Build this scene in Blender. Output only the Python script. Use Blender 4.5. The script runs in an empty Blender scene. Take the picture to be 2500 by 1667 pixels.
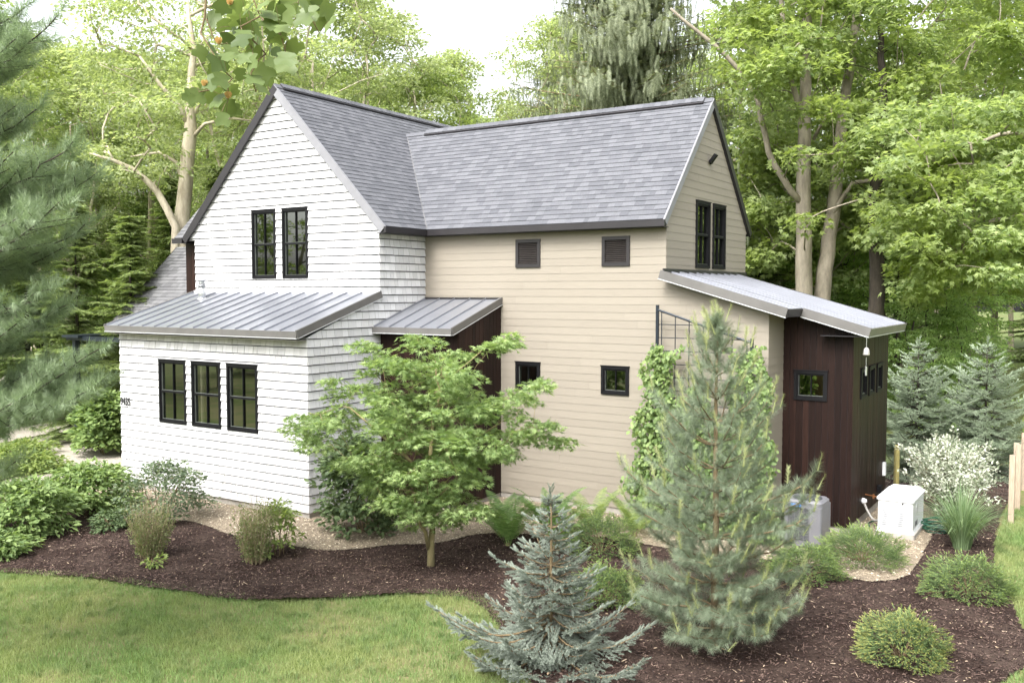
import bpy, math, random
import numpy as np
from mathutils import Vector, noise as mnoise
R = math.radians
sc = bpy.context.scene
col = sc.collection

# ------------------------------------------------------------------ camera
cam_d = bpy.data.cameras.new('camera')
cam = bpy.data.objects.new('camera', cam_d); col.objects.link(cam)
cam_d.sensor_width = 36.0
cam_d.lens = 36.0 * 2263.8 / 2500.0
cam_d.clip_end = 600
cam.location = (13.044, -12.880, 4.342)
cam.rotation_euler = (math.pi/2 - 0.05366, 0.0, 0.5742)
sc.camera = cam

# ------------------------------------------------------------------ light
world = bpy.data.worlds.new('World'); sc.world = world; world.use_nodes = True
wn = world.node_tree; wn.nodes.clear()
wo = wn.nodes.new('ShaderNodeOutputWorld'); bg = wn.nodes.new('ShaderNodeBackground')
sky = wn.nodes.new('ShaderNodeTexSky'); sky.sky_type = 'NISHITA'; sky.sun_disc = False
SUN_EL, SUN_AZ = R(50), R(178)        # compass azimuth, clockwise from +Y
sky.sun_elevation = SUN_EL; sky.sun_rotation = SUN_AZ
sky.air_density = 1.0; sky.dust_density = 6.0; sky.ozone_density = 1.0
hs = wn.nodes.new('ShaderNodeHueSaturation'); hs.inputs['Saturation'].default_value = 0.22
hs.inputs['Value'].default_value = 1.6
wn.links.new(sky.outputs[0], hs.inputs['Color']); wn.links.new(hs.outputs[0], bg.inputs['Color'])
bg.inputs['Strength'].default_value = 0.15
wn.links.new(bg.outputs[0], wo.inputs['Surface'])
sun_d = bpy.data.lights.new('sun', 'SUN'); sun = bpy.data.objects.new('sun', sun_d); col.objects.link(sun)
sun_d.energy = 0.95; sun_d.angle = R(20); sun_d.color = (1.0, 0.97, 0.92)
sdir = Vector((math.sin(SUN_AZ)*math.cos(SUN_EL), math.cos(SUN_AZ)*math.cos(SUN_EL), math.sin(SUN_EL)))
sun.rotation_euler = (-sdir).to_track_quat('-Z', 'Y').to_euler()
vs = sc.view_settings
vs.view_transform = 'Standard'; vs.look = 'None'; vs.exposure = 1.32; vs.gamma = 1.0
GZ = -0.10                              # grade level

# ------------------------------------------------------------------ materials
def nt(name):
    m = bpy.data.materials.new(name); m.use_nodes = True
    t = m.node_tree; b = t.nodes['Principled BSDF']
    return m, t, b
def N(t, k, **kw):
    n = t.nodes.new('ShaderNode' + k)
    for a, v in kw.items(): setattr(n, a, v)
    return n
def ramp(t, stops, interp='LINEAR'):
    r = N(t, 'ValToRGB'); cr = r.color_ramp; cr.interpolation = interp
    while len(cr.elements) < len(stops): cr.elements.new(0.5)
    for e, (p, c) in zip(cr.elements, stops): e.position = p; e.color = (*c, 1)
    return r
def noise_tex(t, scale, detail=4, rough=0.6, mapping=None):
    tc = N(t, 'TexCoord'); n = N(t, 'TexNoise'); n.inputs['Scale'].default_value = scale
    n.inputs['Detail'].default_value = detail; n.inputs['Roughness'].default_value = rough
    if mapping:
        mp = N(t, 'Mapping'); mp.inputs['Scale'].default_value = mapping
        t.links.new(tc.outputs['Object'], mp.inputs[0]); t.links.new(mp.outputs[0], n.inputs['Vector'])
    else: t.links.new(tc.outputs['Object'], n.inputs['Vector'])
    return n
def bump(t, b, src, strength, dist=0.01):
    bp = N(t, 'Bump'); bp.inputs['Strength'].default_value = strength; bp.inputs['Distance'].default_value = dist
    t.links.new(src, bp.inputs['Height']); t.links.new(bp.outputs[0], b.inputs['Normal'])
def mixc(t, fac, a, b2, mode='MIX'):
    m = N(t, 'MixRGB'); m.blend_type = mode
    for s, v in ((0, fac), (1, a), (2, b2)):
        if hasattr(v, 'links'): t.links.new(v, m.inputs[s])
        elif isinstance(v, (int, float)): m.inputs[s].default_value = v
        else: m.inputs[s].default_value = (*v, 1)
    return m
def simple(name, c, rough=0.6, metal=0.0, nscale=8, var=0.12, spec=0.5, bumps=0.0, mapping=None):
    m, t, b = nt(name)
    n = noise_tex(t, nscale, mapping=mapping)
    lo = tuple(x*(1-var) for x in c); hi = tuple(min(1, x*(1+var)) for x in c)
    r = ramp(t, [(0.3, lo), (0.7, hi)]); t.links.new(n.outputs['Fac'], r.inputs[0])
    t.links.new(r.outputs[0], b.inputs['Base Color'])
    b.inputs['Roughness'].default_value = rough; b.inputs['Metallic'].default_value = metal
    b.inputs['Specular IOR Level'].default_value = spec
    if bumps: bump(t, b, n.outputs['Fac'], bumps)
    return m
def island(name, c1, c2, rough=0.7, nscale=3, stain=None, mapping=None, bumps=0.2, nvar=(0.85, 1.08), spec=0.4):
    m, t, b = nt(name)
    g = N(t, 'NewGeometry'); r = ramp(t, [(0, c1), (1, c2)]); t.links.new(g.outputs['Random Per Island'], r.inputs[0])
    n = noise_tex(t, nscale, 6, 0.65, mapping)
    r2 = ramp(t, [(0.3, (nvar[0],)*3), (0.7, (nvar[1],)*3)]); t.links.new(n.outputs['Fac'], r2.inputs[0])
    mx = mixc(t, 1.0, r.outputs[0], r2.outputs[0], 'MULTIPLY')
    out = mx.outputs[0]
    if stain:
        n2 = noise_tex(t, 1.1, 5, 0.7); r3 = ramp(t, [(0.5, (0, 0, 0)), (0.75, (1, 1, 1))])
        t.links.new(n2.outputs['Fac'], r3.inputs[0])
        ml = N(t, 'Math', operation='MULTIPLY'); ml.inputs[1].default_value = 0.45
        t.links.new(r3.outputs[0], ml.inputs[0])
        out = mixc(t, ml.outputs[0], out, stain).outputs[0]
    t.links.new(out, b.inputs['Base Color'])
    b.inputs['Roughness'].default_value = rough; b.inputs['Specular IOR Level'].default_value = spec
    if bumps: bump(t, b, n.outputs['Fac'], bumps, 0.004)
    return m
def leafmat(name, c1, c2, trans=0.4, rough=0.55, patch=None, pscale=0.8, tcol=None, spec=0.3):
    def ds_(c): l = .3*c[0]+.6*c[1]+.1*c[2]; return tuple(x*.76+l*.24 for x in c)
    c1, c2 = ds_(c1), ds_(c2)
    m, t, b = nt(name)
    g = N(t, 'NewGeometry'); r = ramp(t, [(0, c1), (1, c2)]); t.links.new(g.outputs['Random Per Island'], r.inputs[0])
    out = r.outputs[0]
    if patch:
        n = noise_tex(t, pscale, 3, 0.6); rr = ramp(t, [(0.42, (0, 0, 0)), (0.62, (1, 1, 1))])
        t.links.new(n.outputs['Fac'], rr.inputs[0])
        ml = N(t, 'Math', operation='MULTIPLY'); ml.inputs[1].default_value = 0.7
        t.links.new(rr.outputs[0], ml.inputs[0])
        out = mixc(t, ml.outputs[0], out, patch).outputs[0]
    t.links.new(out, b.inputs['Base Color'])
    b.inputs['Roughness'].default_value = rough; b.inputs['Specular IOR Level'].default_value = spec
    tr = N(t, 'BsdfTranslucent')
    tm = mixc(t, 1.0, out, tcol or (1.25, 1.28, 0.78), 'MULTIPLY'); t.links.new(tm.outputs[0], tr.inputs['Color'])
    ms = N(t, 'MixShader'); ms.inputs[0].default_value = trans
    o = t.nodes['Material Output']
    t.links.new(b.outputs[0], ms.inputs[1]); t.links.new(tr.outputs[0], ms.inputs[2]); t.links.new(ms.outputs[0], o.inputs[0])
    return m
M = {}
M['white'] = island('white_shingle', (0.44, 0.44, 0.445), (0.57, 0.57, 0.575), 0.75, 2.0, stain=(0.52, 0.505, 0.47), mapping=(14, 14, 1.5), nvar=(0.93, 1.03))
M['gap_shade'] = simple('shingle_gap_shade', (0.05, 0.048, 0.046))  # dark joint backing; also coloured as the shadow line under each course
M['beige'] = island('beige_board', (0.218, 0.194, 0.158), (0.236, 0.211, 0.172), 0.6, 2.0, mapping=(2, 2, 30), nvar=(0.95, 1.04), bumps=0.12)
M['beige_gap'] = simple('beige_gap', (0.13, 0.115, 0.09))
M['wood'] = island('dark_stained_board', (0.009, 0.0046, 0.0038), (0.022, 0.0105, 0.0080), 0.5, 3.0, mapping=(18, 18, 0.9), nvar=(0.55, 1.5), bumps=0.35, spec=0.15)
M['roof'] = island('roof_shingle', (0.080, 0.083, 0.094), (0.118, 0.121, 0.134), 0.85, 45, nvar=(0.8, 1.15), bumps=0.5, spec=0.3)
M['oldroof'] = island('weathered_roof_shingle', (0.085, 0.085, 0.09), (0.14, 0.14, 0.145), 0.85, 45, nvar=(0.8, 1.15), bumps=0.5, spec=0.3)
M['roofdark'] = simple('roof_underlay', (0.03, 0.03, 0.035))
M['metal'] = simple('standing_seam_metal', (0.27, 0.28, 0.31), 0.36, 0.6, 1.2, 0.07)
M['metaltrim'] = simple('bronze_fascia', (0.13, 0.125, 0.12), 0.5, 0.3, 2.5, 0.12)
M['drip'] = simple('pale_drip_edge', (0.55, 0.56, 0.58), 0.45, 0.4, 3, 0.1)
M['raketrim'] = simple('grey_rake_trim', (0.20, 0.20, 0.215), 0.5, 0.2, 3, 0.1)
M['gutter'] = simple('dark_gutter', (0.022, 0.020, 0.022), 0.42, 0.2, 3, 0.15)
M['black'] = simple('black_frame', (0.005, 0.005, 0.006), 0.55, 0.0, 6, 0.2, 0.18)
M['muntin'] = simple('muntin_edge', (0.10, 0.11, 0.10), 0.4, 0.0, 6, 0.2)
M['vent'] = simple('vent_frame', (0.012, 0.010, 0.011), 0.5, 0.0, 6, 0.2)
M['slat'] = simple('vent_slat', (0.040, 0.034, 0.032), 0.5, 0.0, 6, 0.2)
M['concrete'] = simple('concrete', (0.30, 0.28, 0.25), 0.85, 0, 6, 0.18, bumps=0.3)
M['soffit'] = simple('soffit', (0.34, 0.32, 0.30), 0.6)
M['inside'] = simple('room_wall', (0.10, 0.095, 0.085), 0.8)
M['galv'] = simple('galvanised_steel', (0.55, 0.56, 0.58), 0.3, 0.85, 9, 0.2)
M['genwhite'] = simple('white_enclosure_paint', (0.62, 0.63, 0.64), 0.35, 0, 3, 0.03)
M['genshade'] = simple('louvre_recess_shade', (0.09, 0.09, 0.10), 0.6)  # dark colour painted for the shade in louvre and grille openings
M['acgrey'] = simple('grey_enclosure_paint', (0.14, 0.14, 0.152), 0.45, 0.1, 4, 0.08)
M['acdark'] = simple('coil_dark', (0.05, 0.055, 0.06), 0.6)
M['blue'] = simple('blue_badge', (0.06, 0.19, 0.48), 0.4)
M['iron'] = simple('black_iron', (0.012, 0.018, 0.026), 0.45, 0.3)
M['wirem'] = simple('fence_wire', (0.16, 0.15, 0.13), 0.5, 0.6)
M['postwood'] = simple('post_wood', (0.34, 0.27, 0.20), 0.8, 0, 9, 0.25, bumps=0.4, mapping=(6, 6, 0.6))
M['postgreen'] = simple('mossy_post_wood', (0.30, 0.26, 0.09), 0.8, 0, 9, 0.25, bumps=0.4, mapping=(6, 6, 0.6))
M['hose'] = simple('green_hose', (0.01, 0.06, 0.035), 0.4)
M['conduit'] = simple('grey_conduit', (0.25, 0.24, 0.22), 0.5)
M['brass'] = simple('brass', (0.35, 0.16, 0.07), 0.4, 0.7)
M['bellm'] = simple('cast_bell', (0.42, 0.40, 0.38), 0.35, 0.6)
M['ink'] = simple('dark_letter', (0.01, 0.01, 0.012), 0.4)
M['lampsh'] = simple('cream_lampshade', (0.75, 0.72, 0.6), 0.8)
def glassmat():
    m, t, b = nt('window_glass'); o = t.nodes['Material Output']; t.nodes.remove(b)
    tr = N(t, 'BsdfTransparent'); tr.inputs[0].default_value = (0.22, 0.24, 0.21, 1)
    gl = N(t, 'BsdfGlossy'); gl.inputs['Roughness'].default_value = 0.015; gl.inputs['Color'].default_value = (0.85, 0.9, 0.85, 1)
    n = noise_tex(t, 1.7, 1, 0.4); bp = N(t, 'Bump'); bp.inputs['Strength'].default_value = 0.06; bp.inputs['Distance'].default_value = 0.02
    t.links.new(n.outputs['Fac'], bp.inputs['Height']); t.links.new(bp.outputs[0], gl.inputs['Normal'])
    lw = N(t, 'LayerWeight'); lw.inputs[0].default_value = 0.22
    ad = N(t, 'Math', operation='ADD'); ad.inputs[1].default_value = 0.19; t.links.new(lw.outputs['Fresnel'], ad.inputs[0])
    ms = N(t, 'MixShader'); t.links.new(ad.outputs[0], ms.inputs[0]); t.links.new(tr.outputs[0], ms.inputs[1]); t.links.new(gl.outputs[0], ms.inputs[2])
    t.links.new(ms.outputs[0], o.inputs[0]); return m
M['glass'] = glassmat()
def bark(name, c1, c2, scale=5):
    m, t, b = nt(name)
    n = noise_tex(t, scale, 7, 0.7, (1, 1, 0.28)); r = ramp(t, [(0.35, c1), (0.65, c2)])
    t.links.new(n.outputs['Fac'], r.inputs[0]); t.links.new(r.outputs[0], b.inputs['Base Color'])
    b.inputs['Roughness'].default_value = 0.9; bump(t, b, n.outputs['Fac'], 0.7, 0.03); return m
M['bark_grey'] = bark('grey_bark', (0.160, 0.136, 0.104), (0.336, 0.296, 0.232), 4)
M['bark_pale'] = bark('pale_bark', (0.26, 0.22, 0.16), (0.55, 0.49, 0.38), 3)
M['bark_dark'] = bark('dark_bark', (0.018, 0.014, 0.010), (0.06, 0.048, 0.035), 6)
M['bark_brown'] = bark('brown_bark', (0.10, 0.07, 0.035), (0.24, 0.18, 0.10), 12)
M['bark_maple'] = bark('smooth_green_bark', (0.16, 0.135, 0.06), (0.32, 0.27, 0.14), 9)
M['stem_tan'] = bark('dry_stem', (0.22, 0.17, 0.10), (0.40, 0.33, 0.20), 20)

# ------------------------------------------------------------------ mesh helpers
def tag(o, label=None, cat=None, group=None, kind=None):
    if label: o['label'] = label
    if cat: o['category'] = cat
    if group: o['group'] = group
    if kind: o['kind'] = kind
    return o
def empty(name, loc=(0, 0, 0), label=None, cat=None, group=None):
    o = bpy.data.objects.new(name, None); col.objects.link(o); o.location = loc
    o.empty_display_size = 0.2
    return tag(o, label, cat, group)
def root_loc(p):
    l = Vector((0, 0, 0))
    while p is not None: l += p.location; p = p.parent
    return l
def link_mesh(name, me, mat, parent):
    o = bpy.data.objects.new(name, me); col.objects.link(o)
    for m in (mat if isinstance(mat, (list, tuple)) else [mat]): me.materials.append(m)
    if parent is not None: o.parent = parent
    return o
def np_mesh(name, V, F, mat, parent=None, smooth=False, mats=None, local=False):
    """V (n,3); F (m,k) uniform polygons"""
    V = np.asarray(V, np.float32); F = np.asarray(F, np.int32)
    if parent is not None and not local: V = V - np.array(root_loc(parent), np.float32)
    me = bpy.data.meshes.new(name)
    k = F.shape[1]; n = len(F)
    me.vertices.add(len(V)); me.vertices.foreach_set('co', V.ravel())
    me.loops.add(n*k); me.loops.foreach_set('vertex_index', F.ravel())
    me.polygons.add(n); me.polygons.foreach_set('loop_start', np.arange(0, n*k, k, dtype=np.int32))
    me.polygons.foreach_set('loop_total', np.full(n, k, np.int32))
    if smooth: me.polygons.foreach_set('use_smooth', np.ones(n, bool))
    if mats is not None: me.polygons.foreach_set('material_index', np.asarray(mats, np.int32))
    me.update(calc_edges=True)
    return link_mesh(name, me, mat, parent)
class MB:
    def __init__(s): s.v = []; s.f = []
    def poly(s, pts):
        i = len(s.v); s.v += [tuple(p) for p in pts]; s.f.append(tuple(range(i, i+len(pts))))
    def prism(s, a, b):
        """a, b: matching rings"""
        i = len(s.v); n = len(a); s.v += [tuple(p) for p in a] + [tuple(p) for p in b]
        s.f.append(tuple(range(i+n-1, i-1, -1))); s.f.append(tuple(range(i+n, i+2*n)))
        for k in range(n): s.f.append((i+k, i+(k+1) % n, i+n+(k+1) % n, i+n+k))
    def box(s, x0, x1, y0, y1, z0, z1):
        s.prism([(x0, y0, z0), (x1, y0, z0), (x1, y1, z0), (x0, y1, z0)], [(x0, y0, z1), (x1, y0, z1), (x1, y1, z1), (x0, y1, z1)])
    def rbox(s, x0, x1, y0, y1, z0, z1, r, seg=5, taper=0.0):
        def ring(z, d):
            o = []
            for cx, cy, a0 in ((x1-r, y0+r, -90), (x1-r, y1-r, 0), (x0+r, y1-r, 90), (x0+r, y0+r, 180)):
                for k in range(seg+1):
                    a = R(a0+90*k/seg); o.append((cx+(r-d)*math.cos(a), cy+(r-d)*math.sin(a), z))
            return o
        s.prism(ring(z0, 0), ring(z1, taper))
    def tube(s, pts, rad, n=8):
        pts = [Vector(p) for p in pts]; base = len(s.v)
        if isinstance(rad, (int, float)): rad = [rad]*len(pts)
        up = Vector((0.13, 0.21, 0.97)); prev = None
        for j, p in enumerate(pts):
            t = (pts[min(j+1, len(pts)-1)] - pts[max(j-1, 0)]).normalized()
            if prev is None:
                a = t.cross(up); a = a.normalized() if a.length > 1e-3 else Vector((1, 0, 0))
            else: a = (prev - t*prev.dot(t)).normalized()
            prev = a; b = t.cross(a)
            for k in range(n):
                q = 2*math.pi*k/n; s.v.append(tuple(p + (a*math.cos(q)+b*math.sin(q))*rad[j]))
        for j in range(len(pts)-1):
            for k in range(n):
                s.f.append((base+j*n+k, base+j*n+(k+1) % n, base+(j+1)*n+(k+1) % n, base+(j+1)*n+k))
        s.f.append(tuple(base+k for k in range(n-1, -1, -1))); e = base+(len(pts)-1)*n
        s.f.append(tuple(e+k for k in range(n)))
    def build(s, name, mat, parent=None, smooth=False):
        me = bpy.data.meshes.new(name); off = root_loc(parent) if parent is not None else Vector((0, 0, 0))
        me.from_pydata([(x-off.x, y-off.y, z-off.z) for x, y, z in s.v], [], s.f)
        if smooth:
            for p in me.polygons: p.use_smooth = True
        me.update(); return link_mesh(name, me, mat, parent)

class Plane:
    """2-D frame: P(u, v, n)"""
    def __init__(s, o, u, v, n): s.o, s.u, s.v, s.n = Vector(o), Vector(u).normalized(), Vector(v).normalized(), Vector(n).normalized()
    def P(s, u, v, n=0.0): return s.o + s.u*u + s.v*v + s.n*n
    def box(s, mb, u0, u1, v0, v1, n0, n1):
        mb.prism([s.P(u0, v0, n0), s.P(u1, v0, n0), s.P(u1, v1, n0), s.P(u0, v1, n0)], [s.P(u0, v0, n1), s.P(u1, v0, n1), s.P(u1, v1, n1), s.P(u0, v1, n1)])
    def slab(s, mb, pg, nf, n0=0.0):
        mb.prism([s.P(u, v, n0) for u, v in pg], [s.P(u, v, nf(v)) for u, v in pg])
def clip(pg, cl):
    """clip polygon by convex ccw polygon"""
    for i in range(len(cl)):
        ax, ay = cl[i]; bx, by = cl[(i+1) % len(cl)]
        def ins(p): return (bx-ax)*(p[1]-ay)-(by-ay)*(p[0]-ax)
        out = []
        for j in range(len(pg)):
            p, q = pg[j], pg[(j+1) % len(pg)]; dp, dq = ins(p), ins(q)
            if dp >= -1e-9: out.append(p)
            if (dp > 1e-9 and dq < -1e-9) or (dp < -1e-9 and dq > 1e-9):
                t = dp/(dp-dq); out.append((p[0]+(q[0]-p[0])*t, p[1]+(q[1]-p[1])*t))
        pg = out
        if len(pg) < 3: return []
    return pg
def ccw(p):
    a = sum(p[i][0]*p[(i+1) % len(p)][1]-p[(i+1) % len(p)][0]*p[i][1] for i in range(len(p)))
    return p if a > 0 else p[::-1]
def sub(rects, h):
    out = []
    for (a, b, c, d) in rects:
        if h[0] >= b or h[1] <= a or h[2] >= d or h[3] <= c: out.append((a, b, c, d)); continue
        if h[0] > a: out.append((a, h[0], c, d))
        if h[1] < b: out.append((h[1], b, c, d))
        m0, m1 = max(a, h[0]), min(b, h[1])
        if h[2] > c: out.append((m0, m1, c, h[2]))
        if h[3] < d: out.append((m0, m1, h[3], d))
    return out
def courses(mb, pl, regions, holes, exposure, v0, wr, gap, nb, nt_, jit=0.0, seed=1, lip=0.0, wob=0.0):
    """regions: convex polys. wr: (min,max) piece width. pieces taper from nb (low edge) to nt_"""
    rg = random.Random(seed)
    for reg in regions:
        reg = ccw(reg); us = [p[0] for p in reg]; vs_ = [p[1] for p in reg]
        lo, hi = min(vs_), max(vs_)
        k = math.floor((lo-v0)/exposure)
        while v0+k*exposure < hi:
            c0 = v0+k*exposure; c1 = c0+exposure
            rr = random.Random(seed*7919+k); u = -40.0-rr.random()*wr[1]
            while u < max(us):
                w = rr.uniform(*wr); dn = rr.uniform(-1, 1)*jit; dv = rr.uniform(0, 1)*wob
                if u+w > min(us):
                    rs = [(u+gap/2, u+w-gap/2, c0+dv, c1-lip)]
                    for h in holes: rs = sub(rs, h)
                    for a, b, c, d in rs:
                        if b-a < 0.004 or d-c < 0.004: continue
                        pg = clip([(a, c), (b, c), (b, d), (a, d)], reg)
                        if len(pg) >= 3:
                            pl.slab(mb, pg, lambda v: nb+dn+(nt_-nb)*(v-c0)/exposure, -0.001)
                u += w
            k += 1
def fill(mb, pl, regions, holes, n0, n1):
    for reg in regions:
        reg = ccw(reg); us = [p[0] for p in reg]; vs_ = [p[1] for p in reg]
        rs = [(min(us), max(us), min(vs_), max(vs_))]
        for h in holes: rs = sub(rs, h)
        for a, b, c, d in rs:
            pg = clip([(a, c), (b, c), (b, d), (a, d)], reg)
            if len(pg) >= 3: mb.prism([pl.P(u, v, n0) for u, v in pg], [pl.P(u, v, n1) for u, v in pg])
def boards(mb, pl, regions, holes, w, gap, n, seed=3):
    rg = random.Random(seed)
    for reg in regions:
        reg = ccw(reg); us = [p[0] for p in reg]; vs_ = [p[1] for p in reg]
        u = min(us)
        while u < max(us)-0.01:
            ww = w*rg.uniform(0.85, 1.15); rs = [(u+gap/2, min(u+ww-gap/2, max(us)), min(vs_), max(vs_))]; dn = rg.uniform(0, 0.003)
            for h in holes: rs = sub(rs, h)
            for a, b, c, d in rs:
                if b-a < 0.005: continue
                pg = clip([(a, c), (b, c), (b, d), (a, d)], reg)
                if len(pg) >= 3: mb.prism([pl.P(x, y, 0) for x, y in pg], [pl.P(x, y, n+dn) for x, y in pg])
            u += ww
# ------------------------------------------------------------------ house
D1, D2, D3, XB, XE, XS, YS, XW = 2.122, 3.666, 4.588, 5.849, 7.854, 9.114, 7.688, -5.94
house = empty('house', (0, 0, GZ), 'house with white shingled gable, tan wing, dark wood shed and metal roofs', 'house')
pF = Plane((0, 0, 0), (1, 0, 0), (0, 0, 1), (0, -1, 0))
pS = Plane((0, 0, 0), (0, 1, 0), (0, 0, 1), (1, 0, 0))
pT = Plane((0, D1, 0), (1, 0, 0), (0, 0, 1), (0, -1, 0))
pB = Plane((0, D2, 0), (1, 0, 0), (0, 0, 1), (0, -1, 0))
pG = Plane((XB, 0, 0), (0, 1, 0), (0, 0, 1), (1, 0, 0))
pR = Plane((XE, 0, 0), (0, 1, 0), (0, 0, 1), (1, 0, 0))
pE1 = Plane((0, D1+0.004, 0), (1, 0, 0), (0, 0, 1), (0, -1, 0))
pE2 = Plane((2.051, 0, 0), (0, 1, 0), (0, 0, 1), (1, 0, 0))
pD1 = Plane((0, D3, 0), (1, 0, 0), (0, 0, 1), (0, -1, 0))
pD2 = Plane((XS, 0, 0), (0, 1, 0), (0, 0, 1), (1, 0, 0))
hF = [(-4.531, -3.623, 1.476, 2.855), (-3.431, -2.510, 1.476, 2.855), (-2.310, -1.393, 1.476, 2.855)]
hT = [(-3.886, -3.097, 4.639, 6.218), (-2.882, -2.075, 4.639, 6.218)]
hG = [(5.135, 5.900, 4.829, 6.196), (6.089, 6.825, 4.829, 6.196)]
hB = [(2.445, 3.049, 2.294, 2.856), (4.483, 5.095, 2.294, 2.856)]
hV = [(2.445, 3.049, 4.845, 5.432), (4.483, 5.095, 4.845, 5.432)]
hD1 = [(8.067, 8.681, 2.320, 2.872)]
hD2 = [(5.190, 5.690, 2.327, 2.893), (5.886, 6.372, 2.327, 2.893), (6.590, 7.093, 2.327, 2.893)]
def shrink(hs, d): return [(a+d, b-d, c+d, e-d) for a, b, c, e in hs]
def wall(name, pl, regs, holes, mat, gapmat, style, seed):
    m = MB()
    if style == 'shingle': courses(m, pl, regs, holes, 0.170, 0.03, (0.09, 0.24), 0.008, 0.030, 0.006, 0.003, seed, lip=0.020, wob=0.004)  # lip bares a dark strip that stands in for the butt shadow
    elif style == 'lap': courses(m, pl, regs, holes, 0.156, 0.03, (3.2, 3.9), 0.002, 0.0075, 0.002, 0.0003, seed)
    else: boards(m, pl, regs, holes, 0.125, 0.006, 0.012, seed)
    w = m.build(name, mat, house)
    b = MB(); fill(b, pl, [[(min(u, 0.0) if abs(u-0.016) < 1e-6 else u, v) for u, v in rg_] for rg_ in regs], shrink(holes, 0.02), -0.11, -0.002); b.build('wall_backing', [gapmat], w)
    return w
zb = 0.03
WR = 0.29                                            # lean-to slope
def lean(x): return 4.71-WR*(x-5.87)
wall('shingled_front_wall', pF, [[(XW, zb), (0.016, zb), (0.016, 3.45), (XW, 3.45)]], hF, M['white'], M['gap_shade'], 'shingle', 11)
wall('shingled_side_wall', pS, [[(0, zb), (D1, zb), (D1, 4.22), (0, 3.46)], [(D1, zb), (D2, zb), (D2, 5.66), (D1, 5.66)]], [], M['white'], M['gap_shade'], 'shingle', 12)
wall('shingled_gable_wall', pT, [[(-5.933, 4.15), (0.016, 4.15), (0.016, 5.60), (-5.933, 5.60)], [(-6.25, 5.60), (0.20, 5.60), (-3.01, 8.93)]], hT, M['white'], M['gap_shade'], 'shingle', 13)
wall('tan_lap_wall', pB, [[(0, zb), (XB, zb), (XB, 5.68), (0, 5.68)], [(XB, zb), (XE, zb), (XE, lean(XE)-0.1), (XB, lean(XB)-0.1)]], hB+hV, M['beige'], M['beige_gap'], 'lap', 14)
wall('tan_gable_wall', pG, [[(D2, 4.5), (8.231, 4.5), (8.231, 5.68), (D2, 5.68)], [(D2-0.18, 5.68), (8.231+0.18, 5.68), (5.95, 8.33)]], hG, M['beige'], M['beige_gap'], 'lap', 15)
wall('tan_return_wall', pR, [[(D2, zb), (D3, zb), (D3, lean(XE)-0.1), (D2, lean(XE)-0.1)]], [], M['beige'], M['beige_gap'], 'lap', 16)
wall('entry_front_wall', pE1, [[(0.02, zb-.02), (2.05, zb-.02), (2.05, 3.55), (0.02, 3.55)]], [], M['wood'], M['roofdark'], 'board', 17)
wall('entry_side_wall', pE2, [[(D1, zb-.02), (D2, zb-.02), (D2, 4.10), (D1, 3.55)]], [], M['wood'], M['roofdark'], 'board', 18)
wall('shed_front_wall', pD1, [[(XE, zb-.02), (XS, zb-.02), (XS, lean(XS)-0.1), (XE, lean(XE)-0.1)]], hD1, M['wood'], M['roofdark'], 'board', 19)
wall('shed_side_wall', pD2, [[(D3, zb+.03), (YS, zb+.03), (YS, lean(XS)-0.1), (D3, lean(XS)-0.1)]], hD2, M['wood'], M['roofdark'], 'board', 20)
# closing walls that the picture never shows
m = MB(); m.box(XW, XW+0.1, 0.11, D1, zb, 3.4); m.box(XW, XW+0.1, D1+.11, 9.5, zb, 5.55); m.box(XW, 0.0, 9.4, 9.5, zb, 5.6); m.box(0.0, 0.1, 8.3, 9.4, zb, 5.6); m.box(0.1, XB, 8.13, 8.23, zb, 5.6)
m.build('rear_wall', M['beige'], house)
m = MB(); m.box(XB, XS, YS-.1, YS-.002, zb, 3.6); m.build('rear_shed_wall', M['wood'], house)
m = MB(); m.box(XW+.1, -.11, .11, 9.4, 2.98, 3.1) ; m.box(-.11, XB-.11, D2+.11, 8.1, 2.98, 3.1); m.box(XW+.1, XS-.11, D3+.11, YS-.1, -0.02, 0.03)
m.box(XW+.1, -.12, 4.5, 4.6, 3.1, 5.6); m.box(XW+.1, XB-.1, 5.6, 5.7, 0.03, 2.98); m.box(2.0, 2.1, D2+.11, 8.1, 3.1, 5.6); m.build('interior_floor', M['inside'], house)
# foundation
m = MB(); m.box(XW+.02, -.02, .02, D1, -0.3, zb-.004); m.box(0.0, XE-.02, D2+.015, D3, -0.3, zb-.004); m.box(XE, XS-.015, D3+.015, YS-.01, -0.3, zb+.02); m.box(0, 2.03, D1+.02, D2+.015, -.3, zb-.03)
m.build('foundation', M['concrete'], house)

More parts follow.
